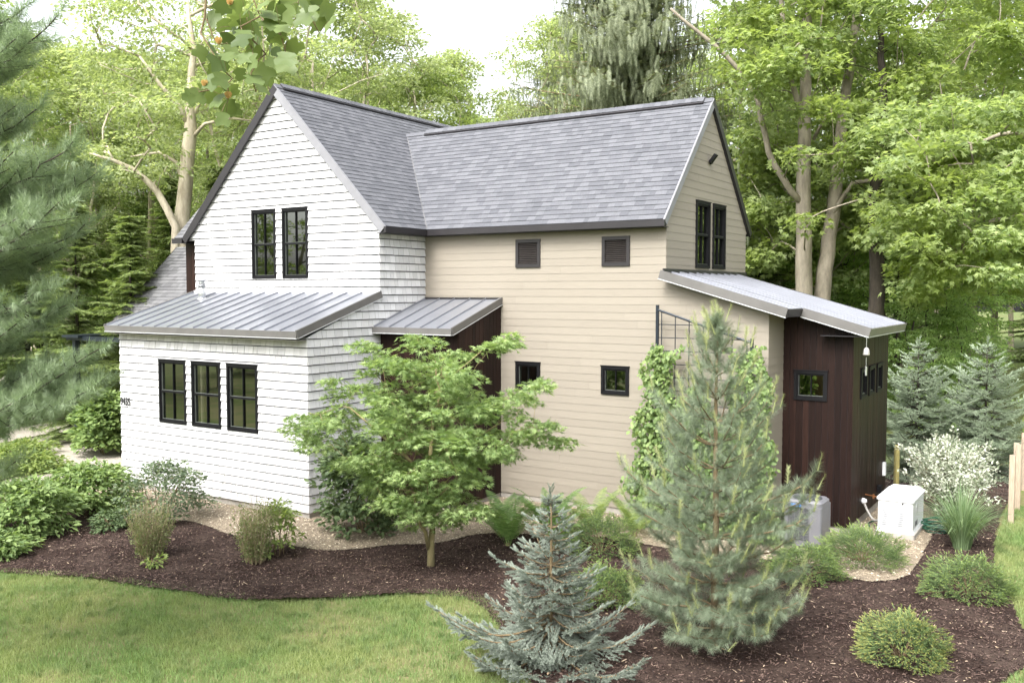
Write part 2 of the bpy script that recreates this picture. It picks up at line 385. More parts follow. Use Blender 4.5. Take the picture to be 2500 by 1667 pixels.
def window(pl, r, muntin=1, rail=True, name='window'):
    a, b, c, d = r; m = MB(); fw = 0.052
    for q in ((a, b, c, c+fw), (a, b, d-fw, d), (a, a+fw, c+fw, d-fw), (b-fw, b, c+fw, d-fw)): pl.box(m, *q, -0.09, 0.038)
    pl.box(m, a-.012, b+.012, d, d+.018, 0, 0.05)
    w = m.build(name, M['black'], house)
    a2, b2, c2, d2 = a+fw, b-fw, c+fw, d-fw; mid = (c2+d2)/2; s = 0.03
    m = MB()
    for q in ((a2, b2, c2, c2+s), (a2, b2, d2-s, d2), (a2, a2+s, c2+s, d2-s), (b2-s, b2, c2+s, d2-s)): pl.box(m, *q, -0.05, 0.016)
    if rail: pl.box(m, a2+s, b2-s, mid-.022, mid+.022, -0.045, 0.022)
    m.build('sash', M['black'], w)
    m = MB(); e = 0.005
    for k in range(muntin):
        x = a2+(b2-a2)*(k+1)/(muntin+1)
        if rail: pl.box(m, x-.006, x+.006, c2+s, mid-.022, -0.035, 0.004); pl.box(m, x-.006, x+.006, mid+.022, d2-s, -0.035, 0.004)
        else: pl.box(m, x-.006, x+.006, c2+s, d2-s, -0.035, 0.004)
    m.build('muntin', M['black'], w)
    m = MB(); t = 0.006                               # pale glazing bead round each light
    zz = [(c2+s, mid-.022), (mid+.022, d2-s)] if rail else [(c2+s, d2-s)]
    for z0, z1 in zz:
        pl.box(m, a2+s, b2-s, z0, z0+t, -0.02, 0.009); pl.box(m, a2+s, a2+s+t*.6, z0+t, z1, -0.02, 0.0085)
    m.build('glazing_bead', M['muntin'], w)
    m = MB(); m.poly([pl.P(a2+.005, c2+.005, -0.03), pl.P(b2-.005, c2+.005, -0.03), pl.P(b2-.005, d2-.005, -0.03), pl.P(a2+.005, d2-.005, -0.03)])
    m.build('pane', M['glass'], w)
    return w
for r in hF: window(pF, r)
for r in hT: window(pT, r)
for r in hG: window(pG, r)
for r in hB: window(pB, r, 1, False)
for r in hD1: window(pD1, r, 1, False)
for r in hD2: window(pD2, r, 1, False)
for r in hV:
    a, b, c, d = r; m = MB(); fw = 0.07
    for q in ((a, b, c, c+fw), (a, b, d-fw, d), (a, a+fw, c+fw, d-fw), (b-fw, b, c+fw, d-fw)): pB.box(m, *q, -0.09, 0.034)
    v = m.build('louvred_vent', M['vent'], house)
    m = MB(); n = 12
    for k in range(n):
        z = c+fw+(d-c-2*fw)*k/n; h = (d-c-2*fw)/n
        m.prism([pB.P(a+fw, z+h*.25, 0.02), pB.P(b-fw, z+h*.25, 0.02), pB.P(b-fw, z+h*.4, 0.022), pB.P(a+fw, z+h*.4, 0.022)],
                [pB.P(a+fw, z+h*1.0, -0.03), pB.P(b-fw, z+h*1.0, -0.03), pB.P(b-fw, z+h*1.15, -0.028), pB.P(a+fw, z+h*1.15, -0.028)])
    m.build('louvre', M['slat'], v)
    m = MB(); pB.box(m, a+fw, b-fw, c+fw, d-fw, -0.085, -0.06); m.build('vent_screen', M['roofdark'], v)

# --- shingled roofs
def slope(eave, ridge, u):
    e, r = Vector(eave), Vector(ridge); v = r-e; n = Vector(u).cross(v)
    if n.z < 0: n = -n
    return Plane(e, u, v, n), v.length
def roof(name, pl, regs, mat=M['roof'], seed=5, exp=0.137, thick=0.13):
    b = MB(); fill(b, pl, [[(min(u, 0.0) if abs(u-0.016) < 1e-6 else u, v) for u, v in rg_] for rg_ in regs], [], -thick, -0.002); d = b.build(name, M['gutter'], house)
    m = MB(); courses(m, pl, regs, [], exp, 0.0, (0.10, 0.26), 0.002, 0.014, 0.004, 0.002, seed, lip=0.003, wob=0.003); m.build('shingle_cover', mat, d)
    return d
pTR, LT = slope((0.223, 0, 5.708), (-3.01, 0, 9.014), (0, 1, 0))
roof('gable_roof_slope', pTR, [[(2.06, 0), (3.452, 0), (5.95, 3.739), (5.95, LT), (2.06, LT)], [(5.95, 3.739), (8.45, 0), (9.6, 0), (9.6, LT), (5.95, LT)]], seed=21)
pTL, LT2 = slope((-6.287, 0, 5.66), (-3.01, 0, 9.014), (0, 1, 0))
roof('gable_roof_slope', pTL, [[(2.06, 0), (9.6, 0), (9.6, LT2), (2.06, LT2)]], seed=22)
pW, LW = slope((0, 3.452, 5.708), (0, 5.95, 8.381), (1, 0, 0))
roof('wing_roof_slope', pW, [[(0.223, 0), (5.88, 0), (5.88, LW), (-2.391, LW)]], seed=23)
pW2, LW2 = slope((0, 8.448, 5.708), (0, 5.95, 8.381), (1, 0, 0))
roof('wing_roof_slope', pW2, [[(0.223, 0), (5.88, 0), (5.88, LW), (-2.391, LW)]], seed=24)
# rake trims
def rake(pl, L, u0, u1, mat, n0=-0.17, n1=0.012):
    m = MB(); pl.box(m, u0, u1, -0.02, L, n0, n1); m.build('rake_trim', mat, house)
rake(pTR, LT-.01, 2.015, 2.058, M['raketrim']); rake(pTL, LT2-.012, 2.014, 2.057, M['gutter'])
rake(pW, LW-.01, 5.883, 5.92, M['raketrim'], -0.13); rake(pW2, LW2-.012, 5.884, 5.921, M['gutter'], -0.13)
# eave gutters
m = MB(); m.box(5.0-4.77, 5.925, 3.392, 3.448, 5.575, 5.70); m.build('gutter', M['gutter'], house)
m = MB(); m.box(0.227, 0.283, 2.0, 3.39, 5.575, 5.70); m.build('gutter', M['gutter'], house)
m = MB(); m.box(0.23, 5.9, 3.45, D2, 5.56, 5.575); m.box(0.016, .227, 2.0, D2, 5.56, 5.575); m.build('soffit', M['gutter'], house)
m = MB(); m.box(-6.36, -6.30, 2.0, 2.7, 5.53, 5.66); m.build('gutter', M['gutter'], house)
# ridge vents and caps
def ridge(pls, L, u0, u1, name='ridge_vent'):
    m = MB()
    for pl in pls: pl.box(m, u0, u1, L-0.17, L+0.015, 0.0035, 0.05)
    v = m.build(name, M['gutter'], house)
    for pl in pls:
        m = MB(); u = u0
        while u < u1:
            w = min(0.14, u1-u)
            m.prism([pl.P(u, L-0.125, 0.05), pl.P(u+w-.001, L-0.125, 0.05), pl.P(u+w-.001, L+0.02, 0.05), pl.P(u, L+0.02, 0.05)],
                    [pl.P(u, L-0.125, 0.064), pl.P(u+w-.004, L-0.125, 0.058), pl.P(u+w-.004, L+0.02, 0.058), pl.P(u, L+0.02, 0.064)])
            u += w
        m.build('ridge_cap', M['roof'], v)
ridge((pTR, pTL), LT, 2.2, 9.4)
ridge((pW, pW2), LW, -1.70, 5.72)
for P_, a_, b_, L_ in ((pW, -2.35, -1.70, LW), (pW, 5.72, 5.9, LW), (pTR, 2.02, 2.2, LT)):
    m = MB(); P_.box(m, a_, b_, L_-.13, L_+.003, 0.012, 0.026); m.build('ridge_cap', M['roof'], house)
# valley weathering strip
m = MB()
a, b = Vector((0.223, 3.452, 5.708)), Vector((-2.391, 5.95, 8.381)); k = 24
for i in range(k):
    p, q = a.lerp(b, i/k), a.lerp(b, (i+1)/k); o = Vector((0, 0, 0.020)); s1 = Vector((-.03, 0, .03)); s2 = Vector((0, .028, .03))
    m.poly([p+o+s1*-.9, q+o+s1*-.9, q+o, p+o]); m.poly([p+o+s2, q+o+s2, q+o, p+o])
m.build('valley_strip', M['oldroof'], house)
# left rear wing and garage roof
pL = Plane((0, 3.2, 0), (1, 0, 0), (0, 0, 1), (0, -1, 0))
wall('rear_wing_wall', pL, [[(-7.68, 2.5), (-5.95, 2.5), (-5.95, 5.75), (-7.68, 5.75)]], [], M['wood'], M['roofdark'], 'board', 31)
m = MB(); m.box(-7.68, -7.58, 3.32, 8, 2.5, 5.7); m.build('rear_wing_side_wall', M['wood'], house)
pLW, LL = slope((0, 2.9, 5.74), (0, 4.7, 7.6), (1, 0, 0)); roof('rear_wing_roof_slope', pLW, [[(-7.76, 0), (-5.0, 0), (-5.0, LL), (-7.76, LL)]], M['oldroof'], 32)
pLW2, LL = slope((0, 6.5, 5.74), (0, 4.7, 7.6), (1, 0, 0)); roof('rear_wing_roof_slope', pLW2, [[(-7.76, 0), (-5.0, 0), (-5.0, LL), (-7.76, LL)]], M['oldroof'], 33)
m = MB(); m.box(-7.78, -5.96, 2.83, 2.9, 5.60, 5.73); m.build('gutter', M['gutter'], house)
pGA, LG = slope((0, 3.0, 3.33), (0, 5.41, 5.69), (1, 0, 0)); roof('garage_roof_slope', pGA, [[(-10.94, 0), (-6.0, 0), (-6.0, LG), (-10.94, LG)]], M['oldroof'], 34)
pGB, LG = slope((0, 7.82, 3.33), (0, 5.41, 5.69), (1, 0, 0)); roof('garage_roof_slope', pGB, [[(-10.94, 0), (-6.0, 0), (-6.0, LG), (-10.94, LG)]], M['oldroof'], 35)
rake(pGA, LG-.02, -10.98, -10.943, M['gutter']); 
m = MB(); m.box(-10.96, -6.0, 2.93, 2.99, 3.19, 3.32); m.build('gutter', M['gutter'], house)
pGF = Plane((0, 3.35, 0), (1, 0, 0), (0, 0, 1), (0, -1, 0))
wall('garage_wall', pGF, [[(-10.85, zb), (-5.96, zb), (-5.96, 3.5), (-10.85, 3.5)]], [], M['beige'], M['beige_gap'], 'lap', 36)
m = MB(); m.prism([(-10.85, 3.47, zb), (-10.85, 7.5, zb), (-10.85, 7.5, 3.5), (-10.85, 5.4, 5.5), (-10.85, 3.47, 3.5)], [(-10.75, 3.47, zb), (-10.75, 7.5, zb), (-10.75, 7.5, 3.5), (-10.75, 5.4, 5.5), (-10.75, 3.47, 3.5)]); m.build('garage_side_wall', M['beige'], house)

# --- standing seam roofs
def seam_roof(name, pl, rects, du, ribs_along_v=True, fas=(), off=0.0):
    d = MB()
    for a, b, c, e in rects: pl.box(d, a, b, c, e, -0.07, 0.0)
    r = d.build(name, M['metal'], house)
    m = MB()
    for a, b, c, e in rects:
        u = a+0.012
        while u < b+0.01:
            pl.box(m, u-.008, u+.008, c+.004, e, 0.001, 0.032); u += du
        pl.box(m, b-.02, b-.004, c+.004, e, 0.001, 0.032)
    m.build('standing_seam', M['metal'], r)
    for bx in fas:
        mm = MB(); mm.prism(*bx[:2]); mm.build('fascia', M['metaltrim'], r)
        a_, b_ = bx[:2]
    return r
# low front roof
pf, L1 = slope((0, -0.287, 3.579), (0, D1, 4.326), (1, 0, 0))
seam_roof('front_metal_roof', pf, [(-6.02, 0.017, 0, L1)], 0.428)
m = MB(); m.box(-6.02, 0.03, -0.325, -0.29, 3.455, 3.583); m.build('fascia', M['metaltrim'], house)
m = MB(); m.box(-6.03, 0.035, -0.335, -0.30, 3.440, 3.455); m.build('drip_edge', M['drip'], house)
m = MB(); pf.box(m, 0.02, 0.055, -0.04, L1, -0.115, 0.036); m.build('fascia', M['metaltrim'], house)
m = MB(); pf.box(m, 0.022, 0.06, -0.04, L1, -0.13, -0.116); m.build('drip_edge', M['drip'], house)
m = MB(); pf.box(m, -6.055, -6.02, -0.04, L1, -0.115, 0.036); m.build('fascia', M['metaltrim'], house)
m = MB(); m.box(-5.95, 0.05, D1-.06, D1-.02, 4.31, 4.375); m.build('wall_flashing', M['drip'], house)
m = MB(); m.box(-5.93, 0, -.28, -.02, 3.40, 3.41); m.build('soffit', M['soffit'], house)
# entry roof
pe, L2 = slope((0, 1.887, 3.602), (0, D2, 4.188), (1, 0, 0))
seam_roof('entry_metal_roof', pe, [(0.03, 2.07, 0, L2)], 0.415)
m = MB(); m.box(0.02, 2.08, 1.85, 1.883, 3.485, 3.605); m.build('fascia', M['metaltrim'], house)
m = MB(); m.box(0.02, 2.085, 1.84, 1.875, 3.470, 3.485); m.build('drip_edge', M['drip'], house)
m = MB(); pe.box(m, 2.073, 2.105, -0.035, L2, -0.11, 0.036); m.build('fascia', M['metaltrim'], house)
m = MB(); pe.box(m, 2.075, 2.11, -0.035, L2, -0.122, -0.111); m.build('drip_edge', M['drip'], house)
m = MB(); m.box(0.03, 2.1, D2-.055, D2-.018, 4.175, 4.215); m.build('wall_flashing', M['gutter'], house)
# lean-to roof of the shed wing
YA, YB2, YC = D2-0.25, D3-0.29, 7.64
vl = Vector((-3.583, 0, 3.583*WR)); pl_ = Plane((9.453, 0, lean(9.453)), (0, 1, 0), vl, (WR, 0, 1)); Ltot = vl.length; k = Ltot/3.583
seam_roof('shed_metal_roof', pl_, [(YA, YB2, (9.453-8.253)*k, Ltot), (YB2, YC, 0, Ltot)], 0.40)
m = MB(); pl_.box(m, YA-.036, YA-.001, (9.453-8.27)*k, Ltot+.02, -0.125, 0.036); m.build('fascia', M['metaltrim'], house)
m = MB(); pl_.box(m, YA-.042, YA-.003, (9.453-8.275)*k, Ltot+.02, -0.14, -0.126); m.build('drip_edge', M['drip'], house)
m = MB(); pl_.box(m, YB2-.036, YB2-.001, -.03, (9.453-8.29)*k, -0.125, 0.036); m.build('fascia', M['metaltrim'], house)
m = MB(); pl_.box(m, YB2-.042, YB2-.003, -.035, (9.453-8.29)*k, -0.14, -0.126); m.build('drip_edge', M['drip'], house)
m = MB(); pl_.box(m, YA, YB2-.037, (9.453-8.29)*k, (9.453-8.255)*k, -0.125, 0.02); m.build('fascia', M['gutter'], house)
m = MB(); pl_.box(m, YB2-.03, YC, -.034, -.001, -0.125, 0.02); m.build('fascia', M['metaltrim'], house)
m = MB(); pl_.box(m, YB2-.035, YC, -.04, -.003, -0.139, -0.126); m.build('drip_edge', M['drip'], house)
m = MB(); pl_.box(m, YC, YC+.03, -.03, Ltot, -0.125, 0.036); m.build('fascia', M['gutter'], house)
m = MB(); m.box(XB+.02, XB+.05, D2-.2, 8.2, 4.70, 4.78); m.build('wall_flashing', M['gutter'], house)
m = MB(); m.box(8.60, 9.40, D3-.28, D3-.012, 3.535, 3.55); m.build('soffit', M['gutter'], house)
# metal flue on the low roof
m = MB(); m.tube([(-5.07, 1.6, 4.08), (-5.07, 1.6, 4.50)], 0.085, 20); m.tube([(-5.07, 1.6, 4.13), (-5.07, 1.6, 4.20)], [0.14, 0.088], 20)
m.tube([(-5.07, 1.6, 4.48), (-5.07, 1.6, 4.50)], 0.125, 20); m.tube([(-5.07, 1.6, 4.50), (-5.07, 1.6, 4.60)], 0.075, 16); m.tube([(-5.07, 1.6, 4.60), (-5.07, 1.6, 4.63)], 0.135, 20)
m.build('flue_pipe', M['galv'], house, True)
# gable flood light
m = MB(); m.tube([(5.86, 5.89, 7.06), (5.90, 5.89, 7.06)], 0.055, 14); m.tube([(5.90, 5.89, 7.06), (5.95, 5.87, 7.08)], 0.018, 8)
q = Plane((5.95, 5.84, 7.12), (0.15, 1, 0), (0.62, 0, 0.78), (0.78, 0, -0.62)); q.box(m, -.045, .045, -.10, .10, -.03, .03); m.build('flood_light', M['black'], house)
# house number
def text(body, size, loc, rot, parent, name):
    cu = bpy.data.curves.new(name, 'FONT'); cu.body = body; cu.size = size; cu.extrude = 0.008; cu.space_character = 1.12; cu.offset = 0.0
    o = bpy.data.objects.new(name, cu); col.objects.link(o)
    dg = bpy.context.evaluated_depsgraph_get(); me = bpy.data.meshes.new_from_object(o.evaluated_get(dg))
    bpy.data.objects.remove(o); me.name = name
    n = bpy.data.objects.new(name, me); col.objects.link(n); me.materials.clear(); me.materials.append(M['ink'])
    n.parent = parent; n.location = Vector(loc)-root_loc(parent); n.rotation_euler = rot; n.scale = (0.66, 1, 1)
    return n
text('9435', 0.25, (-5.90, -0.050, 1.77), (R(90), 0, 0), house, 'house_number')['label'] = 'dark house number reading 9435'
# small white box and low dryer vent on the shed side wall
m = MB(); m.rbox(9.125, 9.19, 7.33, 7.45, 0.53, 0.80, 0.02); m.build('meter_box', M['genwhite'], house)
m = MB(); m.box(9.125, 9.21, 6.86, 7.02, 0.26, 0.40); m.build('wall_vent', M['black'], house)

# ------------------------------------------------------------------ things by the house
lamp = empty('table_lamp', (-3.28, 2.50, 3.1), 'pale lampshade seen through the left upstairs gable window', 'lamp')
m = MB(); m.tube([(-3.28, 2.5, 4.72), (-3.28, 2.5, 5.05)], [0.12, 0.065], 18); m.build('lamp_shade', M['lampsh'], lamp, True)
m = MB(); m.tube([(-3.28, 2.5, 3.1), (-3.28, 2.5, 3.13), (-3.28, 2.5, 3.14), (-3.28, 2.5, 4.75)], [0.13, 0.13, 0.012, 0.012], 12); m.build('lamp_base', M['brass'], lamp)

gx0, gx1, gy0, gy1 = 9.55, 10.17, 4.75, 5.95
gen = empty('standby_generator', (9.86, 5.35, GZ), 'white boxy standby generator with louvred end standing on gravel beside the dark wood shed', 'generator')
m = MB(); m.rbox(gx0+.01, gx1-.01, gy0+.01, gy1-.01, 0.0, 0.575, 0.05); m.build('enclosure', M['genwhite'], gen)
m = MB(); m.rbox(gx0-.015, gx1+.015, gy0-.015, gy1+.015, 0.575, 0.61, 0.07); m.rbox(gx0-.005, gx1+.005, gy0-.005, gy1+.005, 0.61, 0.65, 0.08, 5, 0.05)
m.rbox(gx0+.045, gx1-.045, gy0+.045, gy1-.045, 0.65, 0.668, 0.05, 5, 0.03); m.build('lid', M['genwhite'], gen)
m = MB(); m.rbox(gx0-.03, gx1+.03, gy0-.03, gy1+.03, GZ-.02, 0.0, 0.05); m.build('base_pad', M['concrete'], gen)
m = MB(); m.rbox(gx0-.012, gx1+.012, gy0-.012, gy1+.012, 0.001, 0.055, 0.05, 5, 0.018); m.build('plinth', M['genwhite'], gen)
pg_ = Plane((0, gy0+.01, 0), (1, 0, 0), (0, 0, 1), (0, -1, 0)); m = MB(); d = MB()
for k in range(9):
    z = 0.10+k*0.037
    for a, b in ((gx0+.07, gx0+.27), (gx0+.31, gx0+.51)):
        m.prism([pg_.P(a, z+.008, .001), pg_.P(b, z+.008, .001), pg_.P(b, z+.022, .001), pg_.P(a, z+.022, .001)], [pg_.P(a+.006, z+.004, .018), pg_.P(b-.006, z+.004, .018), pg_.P(b-.006, z+.012, .018), pg_.P(a+.006, z+.012, .018)])
        pg_.box(d, a+.004, b-.004, z+.0225, z+.0345, .0015, .0035)  # flat dark strip painted as shade between louvres, no opening behind
m.build('louvre', M['genwhite'], gen); d.build('louvre_shade', M['genshade'], gen)
m = MB(); m.tube([(gx0+.44, gy0+.012, 0.535), (gx0+.44, gy0-.006, 0.535)], 0.016, 12); m.build('lock', M['ink'], gen)
m = MB(); px = Plane((gx1-.01, 0, 0), (0, 1, 0), (0, 0, 1), (1, 0, 0))
for k in range(8): px.box(m, gy0+.25, gy0+.50, 0.10+k*.012, 0.105+k*.012, 0.001, 0.004)
m.build('side_grille', M['genshade'], gen)
m = MB(); m.tube([(gx1-.012, 5.2, .40), (gx1-.004, 5.2, .40)], 0.10, 24); m.build('side_emblem', M['drip'], gen)

con = empty('gas_conduit', (9.2, 5.5, 0.2), 'grey flexible conduit curving from a white wall fitting to the generator', 'conduit')
pts = [(9.15, 5.55, 0.34)]+[(9.15+0.38*t, 5.55-0.25*t, 0.33-0.30*math.sin(math.pi*min(1, t*1.05)*.72)) for t in [i/10 for i in range(1, 11)]]
m = MB(); m.tube(pts, 0.024, 10); m.build('flexible_pipe', M['conduit'], con, True)
m = MB(); m.tube([(9.118, 5.55, 0.34), (9.165, 5.55, 0.34), (9.21, 5.55, 0.345)], [0.055, 0.055, 0.03], 14); m.build('wall_fitting', M['genwhite'], con)
m = MB(); m.tube([(9.118, 5.8, .42), (9.3, 5.7, .42), (9.55, 5.6, .42)], 0.014, 8); m.tube([(9.3, 5.7, .46), (9.3, 5.7, .38)], 0.02, 8); m.tube([(9.42, 5.65, .42), (9.42, 5.65, .1), (9.55, 5.6, .08)], 0.014, 8); m.build('brass_valve', M['brass'], con)

hose = MB(); pts = []
for i in range(170):
    a = i*0.28; r = 0.34+0.05*math.sin(i*.9); pts.append((10.52+r*math.cos(a)*1.05, 5.75+r*math.sin(a), GZ+0.03+0.16*(i/170)+0.015*math.sin(i*.37)))
pts += [(10.2, 6.1, 0.0), (9.95, 6.25, -0.03), (9.6, 6.2, -0.06), (9.35, 5.9, -0.06), (9.25, 5.5, -.06), (9.35, 5.2, -.07)]
hose.tube(pts, 0.012, 6); tag(hose.build('garden_hose', M['hose'], None, True), 'coiled green garden hose on the gravel behind the generator', 'hose')

ac = empty('air_conditioner', (8.66, 3.45, GZ), 'grey air conditioner condenser with wire side grille half hidden behind the big pine', 'air conditioner')
ax0, ax1, ay0, ay1, az = 8.34, 8.98, 3.12, 3.76, 0.72
m = MB(); m.rbox(ax0+.03, ax1-.03, ay0+.03, ay1-.03, 0.0, az-.05, 0.1); m.build('coil', M['acdark'], ac)
m = MB(); m.rbox(ax0, ax1, ay0, ay1, GZ+.05, 0.04, 0.13, 8); m.rbox(ax0, ax1, ay0, ay1, az-.10, az-.01, 0.13, 8); m.rbox(ax0+.01, ax1-.01, ay0+.01, ay1-.01, az-.01, az+.02, 0.13, 8, 0.03)
for x, y in ((ax0+.04, ay0+.04), (ax1-.04, ay0+.04), (ax1-.04, ay1-.04), (ax0+.04, ay1-.04)): m.tube([(x, y, .02), (x, y, az-.08)], 0.045, 10)
m.box(ax1-.20, ax1-.04, ay0-.002, ay0+.02, 0.03, az-.09); m.box(ax1-.02, ax1+.002, ay0+.05, ay1-.05, 0.03, az-.09); m.build('cabinet', M['acgrey'], ac)
m = MB()
for k in range(22): m.box(ax0+.09, ax1-.2, ay0+.002, ay0+.008, 0.05+k*.0265, 0.056+k*.0265)
for k in range(5): m.box(ax0+.10+k*.08, ax0+.108+k*.08, ay0-.004, ay0+.002, 0.04, az-.1)
m.build('side_grille', M['acgrey'], ac)
cx, cy = (ax0+ax1)/2, (ay0+ay1)/2; m = MB()
for r in (.07, .11, .15, .19, .23): m.tube([(cx+r*math.cos(a*math.pi/16), cy+r*math.sin(a*math.pi/16), az+.04) for a in range(33)], 0.004, 5)
for a in range(8): m.tube([(cx, cy, az+.045), (cx+.25*math.cos(a*math.pi/4), cy+.25*math.sin(a*math.pi/4), az+.025)], 0.004, 5)
m.build('fan_guard', M['acdark'], ac)
m = MB(); m.tube([(cx, cy, az+.018), (cx, cy, az+.022)], 0.25, 24); m.build('fan_opening', M['acdark'], ac)
m = MB(); m.rbox(ax0+.12, ax0+.30, ay0-.012, ay0-.003, az-.085, az-.035, 0.004); m.build('badge', M['blue'], ac)

bell = empty('hanging_bell', (9.42, 4.05, 3.2), 'small pale metal bell hanging on a rod under the shed roof corner', 'bell')
zt = lean(9.42)-.12
m = MB(); m.tube([(9.42, 4.25, zt), (9.42, 4.25, 3.36)], 0.006, 6); m.build('rod', M['galv'], bell)
m = MB(); m.tube([(9.42, 4.25, 3.36), (9.42, 4.25, 3.35), (9.42, 4.25, 3.33), (9.42, 4.25, 3.29), (9.42, 4.25, 3.24), (9.42, 4.25, 3.22)], [0.010, 0.028, 0.044, 0.053, 0.058, 0.060], 20); m.build('bell_cup', M['bellm'], bell, True)
m = MB(); m.tube([(9.42, 4.25, 3.18), (9.42, 4.25, 3.02)], 0.005, 6); m.tube([(9.42, 4.25, 3.02), (9.42, 4.25, 2.86)], 0.018, 8); m.build('clapper', M['galv'], bell)

# trellis
tr = empty('garden_trellis', (6.7, 3.40, GZ), 'tall black iron trellis with a sloping top against the tan wall', 'trellis')
tx0, tx1, ty = 5.79, 7.63, 3.42
m = MB(); m.box(tx0-.025, tx0+.025, ty-.02, ty+.03, GZ, 4.09); m.build('post', M['iron'], tr)
m = MB(); m.box(tx1-.025, tx1+.025, ty-.02, ty+.03, GZ, 3.50); m.build('post', M['iron'], tr)
m = MB(); m.tube([(tx0, ty, 4.00), (tx1, ty, 3.42)], 0.022, 8); m.build('top_rail', M['iron'], tr)
m = MB()
for k in range(8):
    x = tx0+.09+(tx1-tx0-.18)*k/6.0
    if x < tx1: m.tube([(x, ty, GZ), (x, ty, 4.0-(x-tx0)*.315)], 0.009, 6)
for k in range(16):
    z = 3.72-k*.25; xe = min(tx1, tx0+(4.0-z)/.315) if z > 3.42 else tx1
    if z > GZ: m.tube([(tx0, ty+.012, z), (xe, ty+.012, z)], 0.009, 6)
m.build('grid_bars', M['iron'], tr)

# canopy at the drive
ca = empty('entrance_canopy', (-11.0, 2.4, GZ), 'dark metal canopy on a slim black post beside the drive', 'canopy')
m = MB(); m.box(-11.75, -9.3, 2.25, 2.37, 2.98, 3.10); m.box(-11.75, -10.98, 2.12, 4.6, 3.06, 3.13); m.build('canopy_roof', M['iron'], ca)
m = MB(); m.box(-11.59, -11.45, 2.33, 2.47, GZ, 3.06); m.build('post', M['iron'], ca)

# garden fence: each post and the wire
def fpost(x, y, h, mat, label, grp=None, sq=True, r=.05):
    m = MB()
    if sq: m.rbox(x-r, x+r, y-r, y+r, GZ-.05, h, 0.008, 2)
    else: m.tube([(x, y, GZ-.05), (x, y, h-.01), (x, y, h)], [r, r, r*.8], 12)
    o = m.build('fence_post', mat, fence)
    if label: o['label'] = label
fence = empty('wire_fence', (11.5, 8.0, GZ), 'garden fence of wooden posts and wire mesh closing the bed behind the generator', 'fence')
fpost(9.03, 9.44, 0.86, M['postgreen'], 'round mossy post', sq=False, r=.062)
for x, y, h in ((11.51, 7.35, 1.18), (11.52, 8.66, 1.21), (11.46, 10.88, 1.15), (11.44, 13.2, 1.15), (11.42, 9.44, 1.12)): fpost(x, y, h, M['postwood'], None)
m = MB()
def mesh_run(x0, y0, x1, y1, z0, z1, nv, zs):
    for z in zs: m.tube([(x0, y0, z), (x1, y1, z)], 0.0022, 4)
    for k in range(nv+1):
        t = k/nv; m.tube([(x0+(x1-x0)*t, y0+(y1-y0)*t, z0), (x0+(x1-x0)*t, y0+(y1-y0)*t, z1)], 0.0018, 4)
zs = [-.08, .02, .12, .22, .35, .5, .65, .8]
mesh_run(9.14, 7.6, 9.03, 9.38, -.08, .8, 8, zs); mesh_run(9.03, 9.38, 11.42, 9.38, -.08, .8, 14, zs)
mesh_run(11.45, 7.3, 11.45, 13.2, -.08, 1.05, 34, zs+[.95, 1.05]); m.build('wire_mesh', M['wirem'], fence)
m = MB(); m.tube([(11.64, 9.2, GZ), (11.64, 9.2, 1.5)], 0.02, 8); m.build('metal_stake', M['galv'], fence)

# ------------------------------------------------------------------ ground
def pinside(P, poly):
    x, y = P[:, 0], P[:, 1]; ins = np.zeros(len(P), bool); n = len(poly)
    for i in range(n):
        x1, y1 = poly[i]; x2, y2 = poly[(i+1) % n]
        c = ((y1 > y) != (y2 > y)) & (x < (x2-x1)*(y-y1)/((y2-y1)+1e-12)+x1); ins ^= c
    return ins
def smooth_poly(p, it=2):
    for _ in range(it):
        q = []
        for i in range(len(p)):
            a, b = p[i], p[(i+1) % len(p)]
            q += [(a[0]*.75+b[0]*.25, a[1]*.75+b[1]*.25), (a[0]*.25+b[0]*.75, a[1]*.25+b[1]*.75)]
        p = q
    return p
# bed outline (mulch), counter clockwise: lawn edge then right edge then up round the house
bed = smooth_poly([(-9.5, -7.5), (-5.5, -6.6), (-3.2, -5.75), (-2.1, -5.3), (-1.7, -5.09), (-0.99, -4.8), (-0.26, -4.52), (0.85, -4.31), (1.63, -4.12), (2.23, -4.06), (2.85, -3.79), (3.57, -3.29), (4.02, -2.77),
    (4.51, -2.36), (5.1, -2.02), (5.57, -2.15), (6.17, -2.64), (6.83, -3.34), (7.66, -4.17), (8.6, -4.6), (10.0, -4.3), (11.3, -3.2), (11.9, -1.9), (12.05, -1.34), (12.18, -0.84), (12.32, -0.39), (12.44, 0.05), (12.3, 0.5), (12.12, 1.1), (12.03, 1.6), (11.87, 2.47), (11.64, 3.38), (11.45, 4.63), (11.30, 7.34), (11.3, 9.5),
    (11.3, 14), (8.2, 14), (8.2, 5.0), (5.0, 3.5), (0, 2.0), (-7, 0.5), (-6.5, -1.0), (-9, -4.0)], 2)
gravel = smooth_poly([(-6.6, -0.9), (-2.9, -1.75), (-2.19, -1.50), (-1.75, -1.33), (-1.05, -1.45), (-0.49, -1.63), (0.12, -1.58), (0.49, -1.42), (1.11, -1.51), (1.61, -1.5), (1.96, -1.36), (2.28, -0.92), (2.45, -0.57),
    (3.03, -0.11), (3.21, 0.25), (3.3, 0.86), (3.8, 1.25), (4.93, 1.65), (5.65, 2.12), (6.54, 1.9), (7.28, 1.78), (7.98, 2.1), (8.89, 2.18), (9.36, 2.21), (9.8, 1.83), (10.14, 1.95), (10.47, 2.39), (10.50, 3.12), (10.45, 4.18), (10.40, 5.83), (10.3, 7.0), (9.6, 8.6),
    (8.9, 8.6), (8.9, 4.9), (7.6, 3.9), (1, 3.8), (1, 2), (-6.6, 1.0)], 1)
GRAV = [(x, y) for x, y in gravel]
